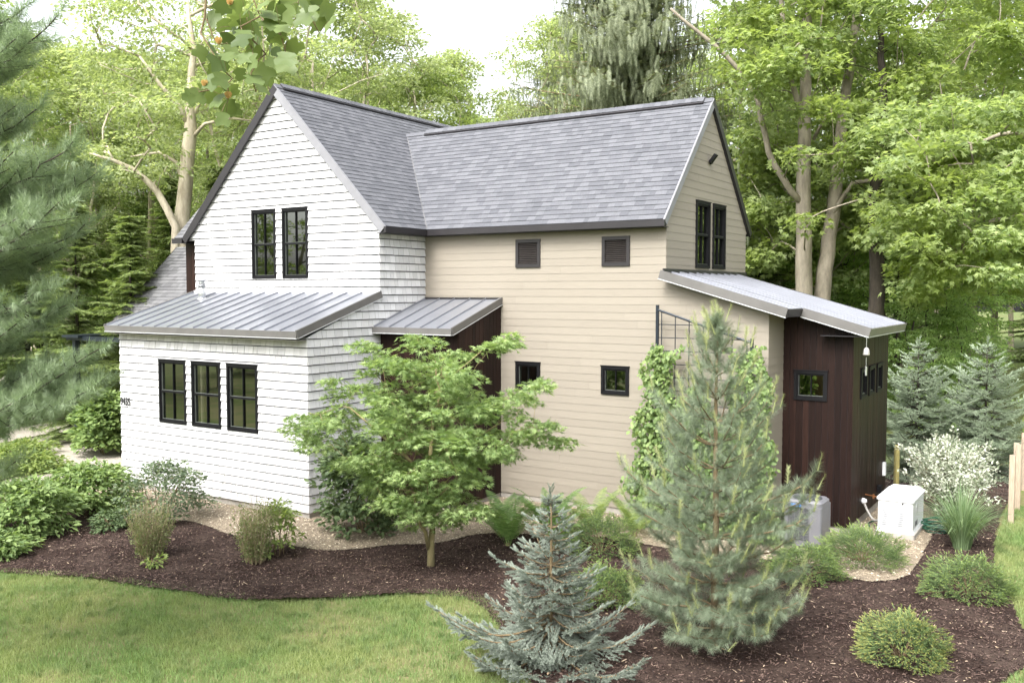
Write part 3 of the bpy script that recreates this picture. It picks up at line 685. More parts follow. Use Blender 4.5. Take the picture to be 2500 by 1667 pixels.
def gz(x, y):
    """soft relief"""
    return 0.030*np.sin(x*1.3+0.5)*np.cos(y*1.1)+0.012*np.sin(x*3.1+y*2.3)+0.010*np.sin(x*9.1+2*np.sin(y*7))*np.sin(y*8.3+x)+0.007*np.sin(x*21+3*np.sin(y*13))*np.sin(y*19)
def groundmat(name, stops, scale, bs, scale2=None, c2=None, bd=0.03, rough=0.95):
    m, t, b = nt(name); n = noise_tex(t, scale, 8, 0.7); r = ramp(t, stops); t.links.new(n.outputs['Fac'], r.inputs[0]); out = r.outputs[0]
    if scale2:
        n2 = noise_tex(t, scale2, 4, 0.6); r2 = ramp(t, [(0.4, (0, 0, 0)), (0.62, (1, 1, 1))]); t.links.new(n2.outputs['Fac'], r2.inputs[0])
        out = mixc(t, r2.outputs[0], out, c2).outputs[0]
    t.links.new(out, b.inputs['Base Color']); b.inputs['Roughness'].default_value = rough; b.inputs['Specular IOR Level'].default_value = 0.15
    bump(t, b, n.outputs['Fac'], bs, bd); return m
M['lawn'] = groundmat('lawn_soil', [(0.3, (0.06, 0.09, 0.022)), (0.7, (0.14, 0.18, 0.05))], 40, 0.6, 0.9, (0.20, 0.18, 0.09))
M['field'] = groundmat('meadow_and_leaf_litter', [(0.3, (0.05, 0.075, 0.022)), (0.7, (0.15, 0.19, 0.06))], 6, 0.5, 0.12, (0.11, 0.12, 0.045))
M['mulch'] = groundmat('bark_mulch', [(0.3, (0.012, 0.007, 0.006)), (0.55, (0.040, 0.024, 0.019)), (0.75, (0.090, 0.058, 0.046))], 38, 1.0, 1.7, (0.075, 0.052, 0.042), bd=0.05)
M['gravel'] = groundmat('pea_gravel', [(0.3, (0.11, 0.09, 0.065)), (0.55, (0.28, 0.23, 0.17)), (0.75, (0.45, 0.39, 0.31))], 60, 1.0, bd=0.02)
M['drive'] = groundmat('gravel_drive', [(0.3, (0.26, 0.235, 0.20)), (0.7, (0.38, 0.345, 0.30))], 30, 0.4)
M['meadow'] = groundmat('bright_meadow', [(0.3, (0.13, 0.19, 0.04)), (0.7, (0.27, 0.34, 0.09))], 9, 0.5, 0.4, (0.25, 0.29, 0.10))
# one big sheet to the horizon
def sheet(name, poly, z, mat, kind='structure', step=None):
    m = MB(); m.poly([(x, y, z) for x, y in poly]); return tag(m.build(name, mat), kind=kind)
sheet('ground', [(-220, -220), (220, -220), (220, 220), (-220, 220)], GZ-0.06, M['field'])
def grid_sheet(name, poly, z, mat, x0, x1, y0, y1, s, amp=1.0, excl=None):
    """grid of quads clipped by cell centre, with relief; boundary snapped"""
    nx, ny = int((x1-x0)/s)+1, int((y1-y0)/s)+1
    X, Y = np.meshgrid(x0+np.arange(nx)*s, y0+np.arange(ny)*s); P = np.stack([X.ravel(), Y.ravel()], 1)
    Z = z+gz(P[:, 0], P[:, 1])*amp+np.random.RandomState(3).rand(len(P))*0.02*amp
    i = np.arange(nx-1)[None, :]+np.arange(ny-1)[:, None]*nx; i = i.ravel(); F = np.stack([i, i+1, i+nx+1, i+nx], 1)
    c = P[F].mean(1); k_ = pinside(c, poly)
    if excl is not None: Z = np.where(pinside(P, excl), z-0.03, Z)
    F = F[k_]
    used = np.unique(F); mp = -np.ones(len(P), int); mp[used] = np.arange(len(used))
    o = np_mesh(name, np.column_stack([P, Z])[used], mp[F], mat, None, True); return tag(o, kind='structure')
lawn_poly = smooth_poly([(-30, -30), (40, -30), (40, 10), (30, 40), (11.4, 40), (11.3, 9), (11.25, 5), (11.8, 2.2), (12.2, 0.5), (12.2, 0), (11.9, -1.5), (11.1, -3.0), (9.9, -4.0), (8.6, -4.2), (7.8, -3.8), (6.2, -2.3), (5.6, -1.8), (5.1, -1.7), (4.3, -2.1), (3.4, -3.0), (2.6, -3.6), (1.2, -3.95), (-.4, -4.2), (-2, -5.0), (-6, -6.3), (-12, -7.0), (-30, -9)], 0)
sheet('lawn', lawn_poly, GZ-0.045, M['lawn'])
grid_sheet('mulch_bed', bed, GZ-0.005, M['mulch'], -10, 13, -8, 14.2, 0.05, 0.8, GRAV)
grid_sheet('gravel_strip', GRAV, GZ+0.004, M['gravel'], -7, 11, -2.2, 9, 0.04, 0.35)
sheet('driveway', smooth_poly([(-40, 1), (-20, 4.2), (-14, 1.0), (-10.4, 0.4), (-8.6, -1.6), (-6.3, -1.2), (-6.0, 1.0), (-6.0, 3.3), (-9.5, 3.0), (-13, 3.6), (-17, 7.6), (-26, 14), (-40, 16)], 2), GZ-0.03, M['drive'])
sheet('meadow', [(11.3, 13.8), (26, 12), (50, 40), (30, 60), (10, 50), (10.5, 24)], GZ-0.04, M['meadow'])

rs = np.random.RandomState(7)
def rand_rot(n, tilt=math.pi, rsx=None):
    r_ = rsx or rs
    az = r_.rand(n)*2*math.pi; ti = r_.rand(n)*tilt; ro = r_.rand(n)*2*math.pi
    return euler(az, ti, ro)
def euler(az, ti, ro):
    ca, sa, ct, st, cr, sr = np.cos(az), np.sin(az), np.cos(ti), np.sin(ti), np.cos(ro), np.sin(ro)
    n = len(az); z = np.zeros(n); o = np.ones(n)
    Rz = np.stack([ca, -sa, z, sa, ca, z, z, z, o], 1).reshape(n, 3, 3)
    Rx = np.stack([ct, z, st, z, o, z, -st, z, ct], 1).reshape(n, 3, 3)
    Rr = np.stack([cr, -sr, z, sr, cr, z, z, z, o], 1).reshape(n, 3, 3)
    return Rz@Rx@Rr
def inst(T, F, pos, rot, scale):
    """template verts T (k,3) faces F (m,j): returns V,F of all copies"""
    T = np.asarray(T, np.float32); F = np.asarray(F, np.int64); n = len(pos)
    scale = np.asarray(scale, np.float32)
    if scale.ndim == 1: scale = scale[:, None]
    V = np.einsum('nij,nkj->nki', rot.astype(np.float32), T[None]*scale[:, None, :])+np.asarray(pos, np.float32)[:, None, :]
    FF = F[None]+(np.arange(n)*len(T))[:, None, None]
    return V.reshape(-1, 3), FF.reshape(-1, F.shape[1])
def scatter(n, poly, x0, x1, y0, y1, excl=()):
    P = np.column_stack([x0+rs.rand(n)*(x1-x0), y0+rs.rand(n)*(y1-y0)]); k = pinside(P, poly)
    for e in excl: k &= ~pinside(P, e)
    return P[k]
def cull(P, cx=13.04, cy=-12.88, maxd=None):
    """keep what lies within a generous view wedge"""
    d = P[:, :2]-np.array([cx, cy]); f = d@np.array([-.5425, .840]); r = d@np.array([.840, .5425])
    k = (f > 6) & (np.abs(r) < f*0.72+1.0)
    if maxd: k &= f < maxd
    return P[k]
blk = np.array([[-1, -1, 0], [1, -1, 0], [1, 1, 0], [-1, 1, 0], [-.6, -.7, 1], [.7, -.5, 1], [.6, .7, 1], [-.7, .5, 1]], float)
blkF = np.array([[0, 3, 2, 1], [4, 5, 6, 7], [0, 1, 5, 4], [1, 2, 6, 5], [2, 3, 7, 6], [3, 0, 4, 7]])
# mulch chips
P = cull(scatter(230000, bed, -7, 13, -7.8, 11, (GRAV,)), maxd=26); n = len(P)
sc_ = np.column_stack([0.008+rs.rand(n)**2*0.034, 0.003+rs.rand(n)*0.006, 0.002+rs.rand(n)*0.003])
V, F = inst(blk-[0, 0, .5], blkF, np.column_stack([P, GZ+0.008+gz(P[:, 0], P[:, 1])*.8+rs.rand(n)*.015]), rand_rot(n, 0.9), sc_)
def chipmat():
    m, t, b = nt('mulch_chip'); g = N(t, 'NewGeometry')
    r = ramp(t, [(0, (0.014, 0.008, 0.007)), (0.5, (0.055, 0.034, 0.028)), (0.9, (0.135, 0.090, 0.074)), (0.965, (0.17, 0.12, 0.095)), (1.0, (0.46, 0.36, 0.26))]); t.links.new(g.outputs['Random Per Island'], r.inputs[0])
    t.links.new(r.outputs[0], b.inputs['Base Color']); b.inputs['Roughness'].default_value = 0.85; b.inputs['Specular IOR Level'].default_value = .3; return m
tag(np_mesh('mulch_chips', V, F, chipmat()), kind='stuff')
# pebbles
P = cull(scatter(150000, GRAV, -7, 11, -2.2, 9), maxd=27); P = P[~(((P[:, 0] < 0) & (P[:, 1] > 0.02)) | ((P[:, 1] > 3.64) & (P[:, 0] < 7.8)) | ((P[:, 1] > 4.56) & (P[:, 0] < 9.1)) | ((P[:, 0] < 2.05) & (P[:, 1] > 2.1)))]; n = len(P)
oc = np.array([[1, 0, 0], [0, 1, 0], [-1, 0, 0], [0, -1, 0], [0, 0, .8], [0, 0, -.8]], float); ocF = np.array([[0, 1, 4], [1, 2, 4], [2, 3, 4], [3, 0, 4]])
s0 = 0.006+rs.rand(n)**3*0.017
V, F = inst(oc, ocF, np.column_stack([P, GZ+0.016+gz(P[:, 0], P[:, 1])*.35]), rand_rot(n, 0.5), np.column_stack([s0*(1+rs.rand(n)*.6), s0, s0*.55]))
def pebmat():
    m, t, b = nt('pebble'); g = N(t, 'NewGeometry')
    r = ramp(t, [(0, (0.09, 0.072, 0.05)), (0.35, (0.26, 0.21, 0.145)), (0.75, (0.42, 0.35, 0.25)), (1.0, (0.62, 0.55, 0.44))]); t.links.new(g.outputs['Random Per Island'], r.inputs[0])
    t.links.new(r.outputs[0], b.inputs['Base Color']); b.inputs['Roughness'].default_value = 0.7; return m
tag(np_mesh('gravel_pebbles', V, F, pebmat(), None, True), kind='stuff')
# grass blades
def grass_mat(name, c1, c2, patch, ps):
    return leafmat(name, c1, c2, 0.35, 0.6, patch, ps, (1.2, 1.3, 0.7))
M['grass'] = grass_mat('lawn_grass', (0.099, 0.199, 0.033), (0.231, 0.358, 0.079), (0.320, 0.335, 0.150), 0.75)
M['tuft'] = leafmat('coarse_grass', (0.085, 0.150, 0.030), (0.200, 0.290, 0.070), .35)
def blades(name, P, h0, h1, w, mat, lean_=0.7):
    n = len(P); a = rs.rand(n)*2*math.pi; h = h0+rs.rand(n)*(h1-h0); L = h*lean_*(0.2+rs.rand(n)); b = rs.rand(n)*2*math.pi
    dx, dy = np.cos(a)*w/2, np.sin(a)*w/2; lx, ly = np.cos(b)*L, np.sin(b)*L; z = np.full(n, GZ-.045)
    V = np.empty((n, 5, 3), np.float32)
    V[:, 0] = np.column_stack([P[:, 0]-dx, P[:, 1]-dy, z]); V[:, 1] = np.column_stack([P[:, 0]+dx, P[:, 1]+dy, z])
    V[:, 2] = np.column_stack([P[:, 0]+lx*.35+dx*.8, P[:, 1]+ly*.35+dy*.8, z+h*.6]); V[:, 3] = np.column_stack([P[:, 0]+lx*.35-dx*.8, P[:, 1]+ly*.35-dy*.8, z+h*.6])
    V[:, 4] = np.column_stack([P[:, 0]+lx, P[:, 1]+ly, z+h])
    i = np.arange(n)*5
    F = np.concatenate([np.stack([i, i+1, i+2], 1), np.stack([i, i+2, i+3], 1), np.stack([i+3, i+2, i+4], 1)])
    return tag(np_mesh(name, V.reshape(-1, 3), F, mat), kind='stuff')
lawn_near = [(-5, -14), (13, -14), (13, -2.6), (9, -3.9), (8.6, -4.45), (7.7, -4.1), (6.9, -3.25), (6.2, -2.55), (5.6, -2.07), (5.1, -1.93), (4.5, -2.27), (4.0, -2.68), (3.55, -3.2), (2.85, -3.7), (2.23, -3.98), (1.6, -4.04), (.85, -4.22), (-.26, -4.43), (-1, -4.72), (-2.1, -5.2), (-3.2, -5.65), (-6, -6.6)]
P = cull(scatter(480000, lawn_near, -4, 13, -11, -1.5), maxd=17); P[:, 1] += .10+rs.rand(len(P))**3*.10
blades('lawn_grass', P, 0.03, 0.075, 0.005, M['grass'])
lawn_right = [(11.9, -2.5), (14, -2.5), (14, 9), (11.35, 9), (11.40, 5), (11.85, 2.45), (12.02, 1.6), (12.2, 1.0), (12.38, .4), (12.45, 0), (12.2, -.8), (12.05, -1.4)]
P = scatter(90000, lawn_right, 11, 14, -2.6, 9)
blades('lawn_grass', P, 0.03, 0.08, 0.006, M['grass'])

# coarser tufts and weeds in the lawn
P = cull(scatter(2600, lawn_near, -4, 13, -11, -1.5), maxd=17); P = np.repeat(P, 26, 0)+rs.normal(size=(len(P)*26, 2))*.035
blades('lawn_tufts', P, 0.05, 0.10, 0.006, M['tuft'], 1.0)
P = scatter(500, lawn_right, 11, 14, -2.6, 9); P = np.repeat(P, 24, 0)+rs.normal(size=(len(P)*24, 2))*.035
blades('lawn_tufts', P, 0.05, 0.10, 0.006, M['tuft'], 1.0)
P = cull(scatter(1500, bed, -7, 13, -7.8, 9, (GRAV,)), maxd=24); n = len(P)
V, F = inst([[0, 0, 0], [.4, .3, .15], [1, 0, .05], [.4, -.3, .12]], [[0, 1, 2], [0, 2, 3]], np.column_stack([P, np.full(n, GZ+.03)+gz(P[:, 0], P[:, 1])*.8]), rand_rot(n, .5), .02+.035*rs.rand(n))
tag(np_mesh('fallen_leaves', V, F, leafmat('fallen_leaf', (0.10, 0.055, 0.03), (0.42, 0.30, 0.16), .1)), kind='stuff')
# ------------------------------------------------------------------ plants
CAMP = np.array([13.044, -12.880, 4.342]); FWD = np.array([-0.54235, 0.83844, -0.05364]); RGT = np.array([0.8397, 0.5431, 0.0]); UPV = np.cross(RGT, FWD)
def at(x, y, d):
    """world point seen at (x, y) of the 2352 px wide photo at depth d metres"""
    X, Y = x*1.0629, y*1.0629
    return CAMP+d*(FWD+RGT*(X-1250)/2263.8-UPV*(Y-833.5)/2263.8)
HF = np.array([-0.5431, 0.8397, 0.0])
def frame_rot(axis, nrm):
    """rotation whose local x -> axis, z ~ nrm; arrays (n,3)"""
    x = axis/np.maximum(np.linalg.norm(axis, axis=1, keepdims=True), 1e-6)
    z = nrm-(nrm*x).sum(1, keepdims=True)*x; z /= np.maximum(np.linalg.norm(z, axis=1, keepdims=True), 1e-6)
    y = np.cross(z, x); return np.stack([x, y, z], 2)
def rnd(n, s=1.0, r=None): return (r or rs).normal(size=(n, 3))*s
LEAF = (np.array([[0, 0, 0], [.42, .27, .07], [1, 0, -.06], [.42, -.27, .07]]), np.array([[0, 1, 2], [0, 2, 3]]))
LEAFO = (np.array([[0, 0, 0], [.25, .30, .05], [.65, .33, .05], [1, 0, -.08], [.65, -.33, .05], [.25, -.30, .05]]), np.array([[0, 1, 2], [0, 2, 3], [0, 3, 4], [0, 4, 5]]))
def star(tips, notch=0.35, zz=0.04):
    v = [[0, 0, 0]]; n = len(tips)
    for i, (a, l) in enumerate(tips):
        v.append([l*math.cos(R(a))+.2, l*math.sin(R(a)), -zz*(1 if l > .7 else -1)])
        if i < n-1:
            am = (a+tips[i+1][0])/2; v.append([notch*math.cos(R(am))+.2, notch*math.sin(R(am)), zz])
    f = [[0, i, i+1] for i in range(1, len(v)-1)]
    return np.array(v), np.array(f)
MAPLE = star([(-120, .42), (-55, .72), (0, .8), (55, .72), (120, .42)], .32)
JMAPLE = star([(-125, .4), (-82, .66), (-40, .82), (0, .9), (40, .82), (82, .66), (125, .4)], .20)
def leaves(name, T, pos, axis, nrm, size, mat, parent, smooth=False):
    V, F = inst(T[0], T[1], pos, frame_rot(axis, nrm), size)
    return np_mesh(name, V, F, mat, parent, smooth)
def skeleton(stems, targets, ds=0.3, tip=0.006, pw=0.47, up=0.25, wig=0.05, seed=1, sides=6, minz=None):
    """stems: list of (points, radii). grows a limb to every target. returns MB, list of (target, direction)"""
    rg = np.random.RandomState(seed); pos = []; par = []; srad = []
    chains = []
    for pts, rad in stems:
        pts = [np.array(p, float) for p in pts]; c = []; prev = -1
        for i in range(len(pts)-1):
            k = max(1, int(np.linalg.norm(pts[i+1]-pts[i])/ds))
            for j in range(k):
                t = j/k; pos.append(pts[i]*(1-t)+pts[i+1]*t+rg.normal(size=3)*wig*.3*(len(pos) > 2)); par.append(prev); srad.append(rad[i]*(1-t)+rad[i+1]*t); prev = len(pos)-1; c.append(prev)
        pos.append(pts[-1]); par.append(prev); srad.append(rad[-1]); c.append(len(pos)-1); chains.append((c, True))
    nst = len(pos); base = np.array(stems[0][0][0], float)
    T = [np.array(t, float) for t in targets]
    P0 = np.array(pos); T.sort(key=lambda t: np.min(np.linalg.norm(P0-t, axis=1)))
    dirs = []; cnt = []
    for t in T:
        P = np.array(pos); d = np.linalg.norm(P-t, axis=1); dz = P[:, 2]-t[2]
        hor = np.linalg.norm(P[:, :2]-t[:2], axis=1)
        sc1 = d+np.maximum(0, dz+0.35*hor)*1.1
        if minz is not None: sc1[P[:, 2] < minz] += 50
        i = int(np.argmin(sc1)); a = P[i]; L = d[i]; k = max(2, int(L/ds)); c = [i]; prev = i
        bend = np.array([0, 0, 1.0])*L*up*rg.uniform(.3, 1)+rg.normal(size=3)*L*wig
        for j in range(1, k+1):
            s = j/k; q = a+(t-a)*s+bend*math.sin(math.pi*s)*.5+rg.normal(size=3)*wig*.25*(j < k)
            pos.append(q); par.append(prev); srad.append(0); prev = len(pos)-1; c.append(prev)
        chains.append((c, False)); dirs.append((pos[prev], (pos[prev]-pos[par[prev]])))
    w = np.zeros(len(pos)); 
    for c, st in chains:
        if not st: w[c[-1]] += 1
    for i in range(len(pos)-1, -1, -1):
        if par[i] >= 0: w[par[i]] += w[i]
    rad = np.maximum(tip*np.maximum(w, 1)**pw, 0)
    m = MB()
    for c, st in chains:
        r = [max(srad[i], min(rad[i], 1e9)) if st else rad[i] for i in c]
        if not st: r[0] = min(r[0], r[1]*1.25)
        m.tube([pos[i] for i in c], r, 9 if st else sides)
    return m, dirs
def sprays(dirs, k, rad, flat, seed=1, droop=0.15):
    """leaf positions round twig ends: discs of twigs. returns pos, axis"""
    rg = np.random.RandomState(seed); n = len(dirs); C = np.array([d[0] for d in dirs]); D = np.array([d[1] for d in dirs]); D[:, 2] *= .3
    D /= np.maximum(np.linalg.norm(D, axis=1, keepdims=True), 1e-6)
    C = np.repeat(C, k, 0); D = np.repeat(D, k, 0); N_ = n*k
    u = rg.normal(size=(N_, 3)); u /= np.linalg.norm(u, axis=1, keepdims=True); rr = rad*rg.rand(N_)**(1/2.2); u *= rr[:, None]; u[:, 2] *= flat
    p = C+u+D*rad*.25; p[:, 2] -= droop*rr*rr/rad
    ax = u*np.array([1, 1, .3])/rad+D*.5+rg.normal(size=(N_, 3))*.35; ax[:, 2] -= .25
    return p, ax
def plant(name, base, label, cat, group=None): return empty(name, tuple(base), label, cat, group)

# ---- leaf materials
M['lm_jm'] = leafmat('japanese_maple_leaf', (0.168, 0.287, 0.067), (0.388, 0.532, 0.151), .45)
M['lm_dark'] = leafmat('dark_shrub_leaf', (0.057, 0.109, 0.037), (0.155, 0.230, 0.075), .3, .4)
M['lm_mid'] = leafmat('mid_shrub_leaf', (0.096, 0.180, 0.036), (0.264, 0.384, 0.084), .4, .45)
M['lm_dog'] = leafmat('grey_green_leaf', (0.066, 0.114, 0.054), (0.180, 0.240, 0.114), .35, .5)
M['lm_bright'] = leafmat('bright_leaf', (0.13, 0.22, 0.035), (0.30, 0.38, 0.06), .5)
M['lm_vine'] = leafmat('vine_leaf', (0.075, 0.152, 0.025), (0.255, 0.372, 0.075), .4, .45)
M['lm_fern'] = leafmat('fern_green', (0.120, 0.257, 0.047), (0.257, 0.429, 0.086), .4)
M['lm_fern2'] = leafmat('pale_fern_green', (0.19, 0.30, 0.06), (0.33, 0.42, 0.10), .5)
M['nd_blue'] = leafmat('blue_spruce_needle', (0.158, 0.204, 0.155), (0.326, 0.377, 0.301), .15, .6, tcol=(1, 1.1, .9))
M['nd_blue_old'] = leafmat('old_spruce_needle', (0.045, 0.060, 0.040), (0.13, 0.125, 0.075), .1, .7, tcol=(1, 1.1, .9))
M['nd_pine'] = leafmat('white_pine_needle', (0.114, 0.169, 0.095), (0.284, 0.350, 0.211), .25, .5, tcol=(1, 1.1, .8))
M['nd_pine_new'] = leafmat('new_pine_needle', (0.250, 0.296, 0.086), (0.442, 0.479, 0.194), .35, .5)
M['nd_farpine'] = leafmat('left_pine_needle', (0.167, 0.240, 0.123), (0.333, 0.436, 0.234), .35, .5, tcol=(1, 1.1, .8))
M['nd_nest'] = leafmat('mound_needle', (0.076, 0.145, 0.035), (0.177, 0.278, 0.069), .2, .5)
M['nd_nest_tip'] = leafmat('mound_new_tip', (0.188, 0.312, 0.044), (0.350, 0.450, 0.075), .35, .5)
M['nd_gold_tip'] = leafmat('golden_new_tip', (0.275, 0.319, 0.044), (0.506, 0.506, 0.099), .35, .5)
M['lm_willow'] = leafmat('variegated_leaf', (0.14, 0.21, 0.08), (0.78, 0.80, 0.66), .35, .5, tcol=(1, 1, .9))
M['lm_grass'] = leafmat('ornamental_blade', (0.090, 0.180, 0.054), (0.264, 0.384, 0.168), .35, .4)
M['lm_tulip'] = leafmat('tulip_tree_leaf', (0.070, 0.118, 0.023), (0.168, 0.243, 0.046), .4, .4)
M['petal'] = leafmat('flower_petal', (0.60, 0.45, 0.10), (0.66, 0.36, 0.08), .45, .5, tcol=(1, .9, .7))

# ---- japanese maple
jm = plant('japanese_maple', (3.89, -1.15, GZ), 'green japanese maple with layered lacy foliage rising from the dark mulch before the house', 'tree')
b0 = np.array([3.89, -1.15, GZ-.05]); rg = np.random.RandomState(11)
pads = [(960, 790, 60), (1120, 800, 60), (1150, 780, 30), (1045, 815, 60), (1010, 850, 80), (880, 850, 80), (800, 895, 70), (930, 905, 90), (1075, 880, 60), (722, 960, 50), (835, 955, 90), (955, 960, 90), (1060, 945, 80), (1180, 915, 50), (1210, 885, 35),
    (1125, 985, 90), (1220, 985, 50), (1275, 1015, 28), (1000, 1020, 90), (870, 1030, 90), (745, 1005, 60), (1095, 1050, 80), (950, 1085, 80), (1180, 1030, 60), (1050, 1000, 90), (900, 990, 90), (780, 960, 60), (1000, 910, 90), (860, 800, 40), (910, 1070, 70),  (700, 985, 25), (1010, 1060, 60), (1150, 950, 60), (830, 1060, 60), (1000, 960, 110), (940, 1030, 110), (1070, 1020, 100), (1000, 870, 70), (900, 930, 90), (1090, 930, 80), (880, 1080, 80), (1000, 1100, 90), (930, 840, 50), (1050, 1130, 60), (960, 1150, 80),
    (945, 1130, 70), (1020, 1125, 60), (905, 1165, 50), (1060, 1160, 50), (980, 1165, 70), (935, 1185, 50), (1000, 1195, 40), (880, 1120, 50), (1070, 1090, 40), (1040, 1180, 35)]
tg = []
for x, y, r in pads:
    k = max(2, int(r/16))
    for _ in range(k):
        a = rg.rand()*6.28; q = r*math.sqrt(rg.rand())*.8; low = y > 1100
        d = 15.0+rg.uniform(-1, 1)*(0.8 if low else 1.35)*math.sqrt(max(.1, 1-((x-990)/340)**2))
        if low: d = 14.7+rg.uniform(-.8, .6)
        tg.append(at(x+q*math.cos(a), y+q*.45*math.sin(a), d))
st = [([b0, b0+[0, 0, .35], at(994, 1200, 15.0), at(985, 1110, 15.1), at(990, 1000, 15.2), at(1010, 900, 15.1), at(1000, 830, 15.0)], [.068, .056, .045, .04, .032, .02, .01]),
      ([b0+[-.01, 0, .30], at(980, 1222, 14.9), at(968, 1200, 14.8), at(950, 1130, 14.7)], [.036, .032, .028, .018]),
      ([at(985, 1110, 15.1), at(1030, 1050, 15.2), at(1080, 1010, 15.3), at(1150, 970, 15.3)], [.032, .028, .022, .012]),
      ([at(985, 1110, 15.1), at(930, 1050, 15.0), at(880, 1000, 14.9), at(820, 950, 14.8)], [.030, .026, .02, .012])]
m, dirs = skeleton(st, tg, .22, .0032, .5, .12, .06, 3, 5); m.build('trunk', M['bark_maple'], jm, True)
p, ax = sprays(dirs, 78, .28, .34, 5, .22); n = len(p)
leaves('crown', JMAPLE, p, ax, rnd(n, .38)+[0, 0, 1], .07+rs.rand(n)*.05, M['lm_jm'], jm)

# ---- generic leafy shrub
def shrub(name, base, rx, h, n_t, k, size, mat, label, cat='shrub', group=None, T=LEAF, stem=M['bark_brown'], spread=.22, flat=.45, seed=1, low=.12, skew=(0, 0), tilt=.5, tip=.003, dome=.55, nst=5, ry=None):
    rg = np.random.RandomState(seed); b = np.array(base, float); tg = []
    for _ in range(n_t):
        a = rg.rand()*6.28; z = low+(1-low)*rg.rand()**.8; r = math.sqrt(max(0, 1-(max(0, z-(1-dome))/dome)**2))*rg.uniform(.55, 1)**.6*(.75+.25*math.sin(a*3+seed)*math.cos(seed+z*5))
        tg.append(b+[rx*r*math.cos(a)+skew[0]*z, (ry or rx)*r*math.sin(a)+skew[1]*z, h*z*(.9+.1*rg.rand())])
    pl = plant(name, base, label, cat, group); sts = []
    for i in range(nst):
        a = i*6.28/nst+seed; q = b+[.05*math.cos(a), .05*math.sin(a), -.02]
        sts.append(([q, b+[rx*.25*math.cos(a), rx*.25*math.sin(a), h*.35], b+[rx*.4*math.cos(a)+skew[0]*.5, rx*.4*math.sin(a)+skew[1]*.5, h*.65]], [tip*4, tip*3, tip*2]))
    m, dirs = skeleton(sts, tg, .15, tip, .4, .1, .05, seed, 4); m.build('stems', stem, pl, True)
    p, ax = sprays(dirs, k, spread, flat, seed+9, .1); out = (p-b)*[1/rx, 1/rx, .6/h]; p[:, 2] = np.maximum(p[:, 2], GZ+.01)
    n = len(p); leaves('foliage', T, p, ax+out*.4, rnd(n, tilt)+[0, 0, 1]+out*.5, size*(.65+.6*rs.rand(n)), mat, pl)
    return pl
shrub('viburnum_shrub', (1.50, -.15, GZ), .72, 1.8, 100, 46, .10, M['lm_dark'], 'dark green broadleaf shrub against the white shingled corner, behind the japanese maple', seed=4, spread=.26, low=.05, skew=(-.1, -.1), T=LEAFO)
shrub('spreading_shrub', (-4.35, -1.85, GZ), .98, .95, 80, 46, .13, M['lm_mid'], 'wide bright green shrub with layered leaves left of the white house corner', seed=6, spread=.32, flat=.3, dome=.8, tilt=.35)
shrub('spreading_shrub', (-3.65, -3.55, GZ), .95, 1.0, 76, 46, .13, M['lm_mid'], 'large layered green shrub at the left edge of the mulch, partly behind pine branches', seed=7, spread=.32, flat=.3, dome=.8, tilt=.35)
shrub('low_green_shrub', (-2.75, -4.75, GZ), .8, .42, 45, 45, .11, M['lm_mid'], 'low clump of green leaves at the far left edge of the mulch bed', seed=8, spread=.25, flat=.3, dome=.9)
shrub('open_shrub', (-2.45, -1.55, GZ), .95, 1.15, 60, 48, .085, M['lm_dog'], 'open grey green shrub with fine twigs before the left end of the white shingled wall', seed=9, spread=.26, flat=.45, dome=.7, skew=(.2, 0))
shrub('small_dark_shrub', (-2.55, -2.55, GZ), .38, .35, 24, 46, .08, M['lm_dark'], 'small dark green shrub on the mulch left of the first wispy dry shrub', seed=10, spread=.14)
shrub('leafy_shrub', (1.30, -2.0, GZ), .42, .85, 30, 30, .09, M['lm_bright'], 'small light green broadleaf shrub rising behind the second wispy dry shrub', seed=12, spread=.16)
shrub('round_shrub', (-10.2, 2.3, GZ), .75, 1.65, 80, 60, .15, M['lm_mid'], 'round leafy green shrub beside the black canopy post and the drive', seed=13, spread=.35, T=LEAFO)
shrub('tall_bright_shrub', (-11.2, 2.9, GZ), .45, 2.2, 26, 50, .14, M['lm_bright'], 'bright yellow green shrub behind the round shrub by the drive', seed=14, spread=.35)
shrub('low_bright_shrub', (-9.6, -.2, GZ), .9, .35, 50, 60, .12, M['lm_bright'], 'low bright green groundcover shrub at the foot of the black canopy post', seed=15, spread=.35, dome=.9)
shrub('low_bright_shrub', (-11.8, .9, GZ), .9, .3, 50, 60, .12, M['lm_bright'], 'low yellow green groundcover between the drive and the canopy post', seed=16, spread=.35, dome=.9)
# ---- wispy dry shrubs
def wispy(base, h, r, label, seed):
    rg = np.random.RandomState(seed); b = np.array(base, float); pl = plant('wispy_shrub', base, label, 'shrub', 'wispy dry stemmed shrubs in the mulch'); m = MB(); pos = []; axs = []
    for i in range(115):
        a = rg.rand()*6.28; q = rg.rand()**.5; p0 = b+[.16*q*math.cos(a), .16*q*math.sin(a), -.02]; top = b+[r*q*math.cos(a)+rg.normal()*.05, r*q*math.sin(a)+rg.normal()*.05, h*rg.uniform(.55, 1)]
        mid = (p0+top)/2+[0, 0, h*.06]; m.tube([p0, mid, top], [.0045, .003, .0015], 3)
        for _ in range(rg.randint(26, 46)):
            t = rg.uniform(.1, .95); pos.append(p0*(1-t)+top*t+rg.normal(size=3)*.03); axs.append(rg.normal(size=3)+[math.cos(a), math.sin(a), .6])
        for _ in range(3):
            t = rg.uniform(.4, .95); c = p0*(1-t)+top*t; m.tube([c, c+rg.normal(size=3)*.05+[0, 0, .07]], [.002, .001], 3)
    m.build('stems', M['stem_tan'], pl)
    pos = np.array(pos); n = len(pos); leaves('foliage', LEAF, pos, np.array(axs), rnd(n), .022+.028*rs.rand(n), M['lm_wispy'], pl)
M['lm_wispy'] = leafmat('olive_small_leaf', (0.102, 0.144, 0.036), (0.258, 0.294, 0.090), .4)
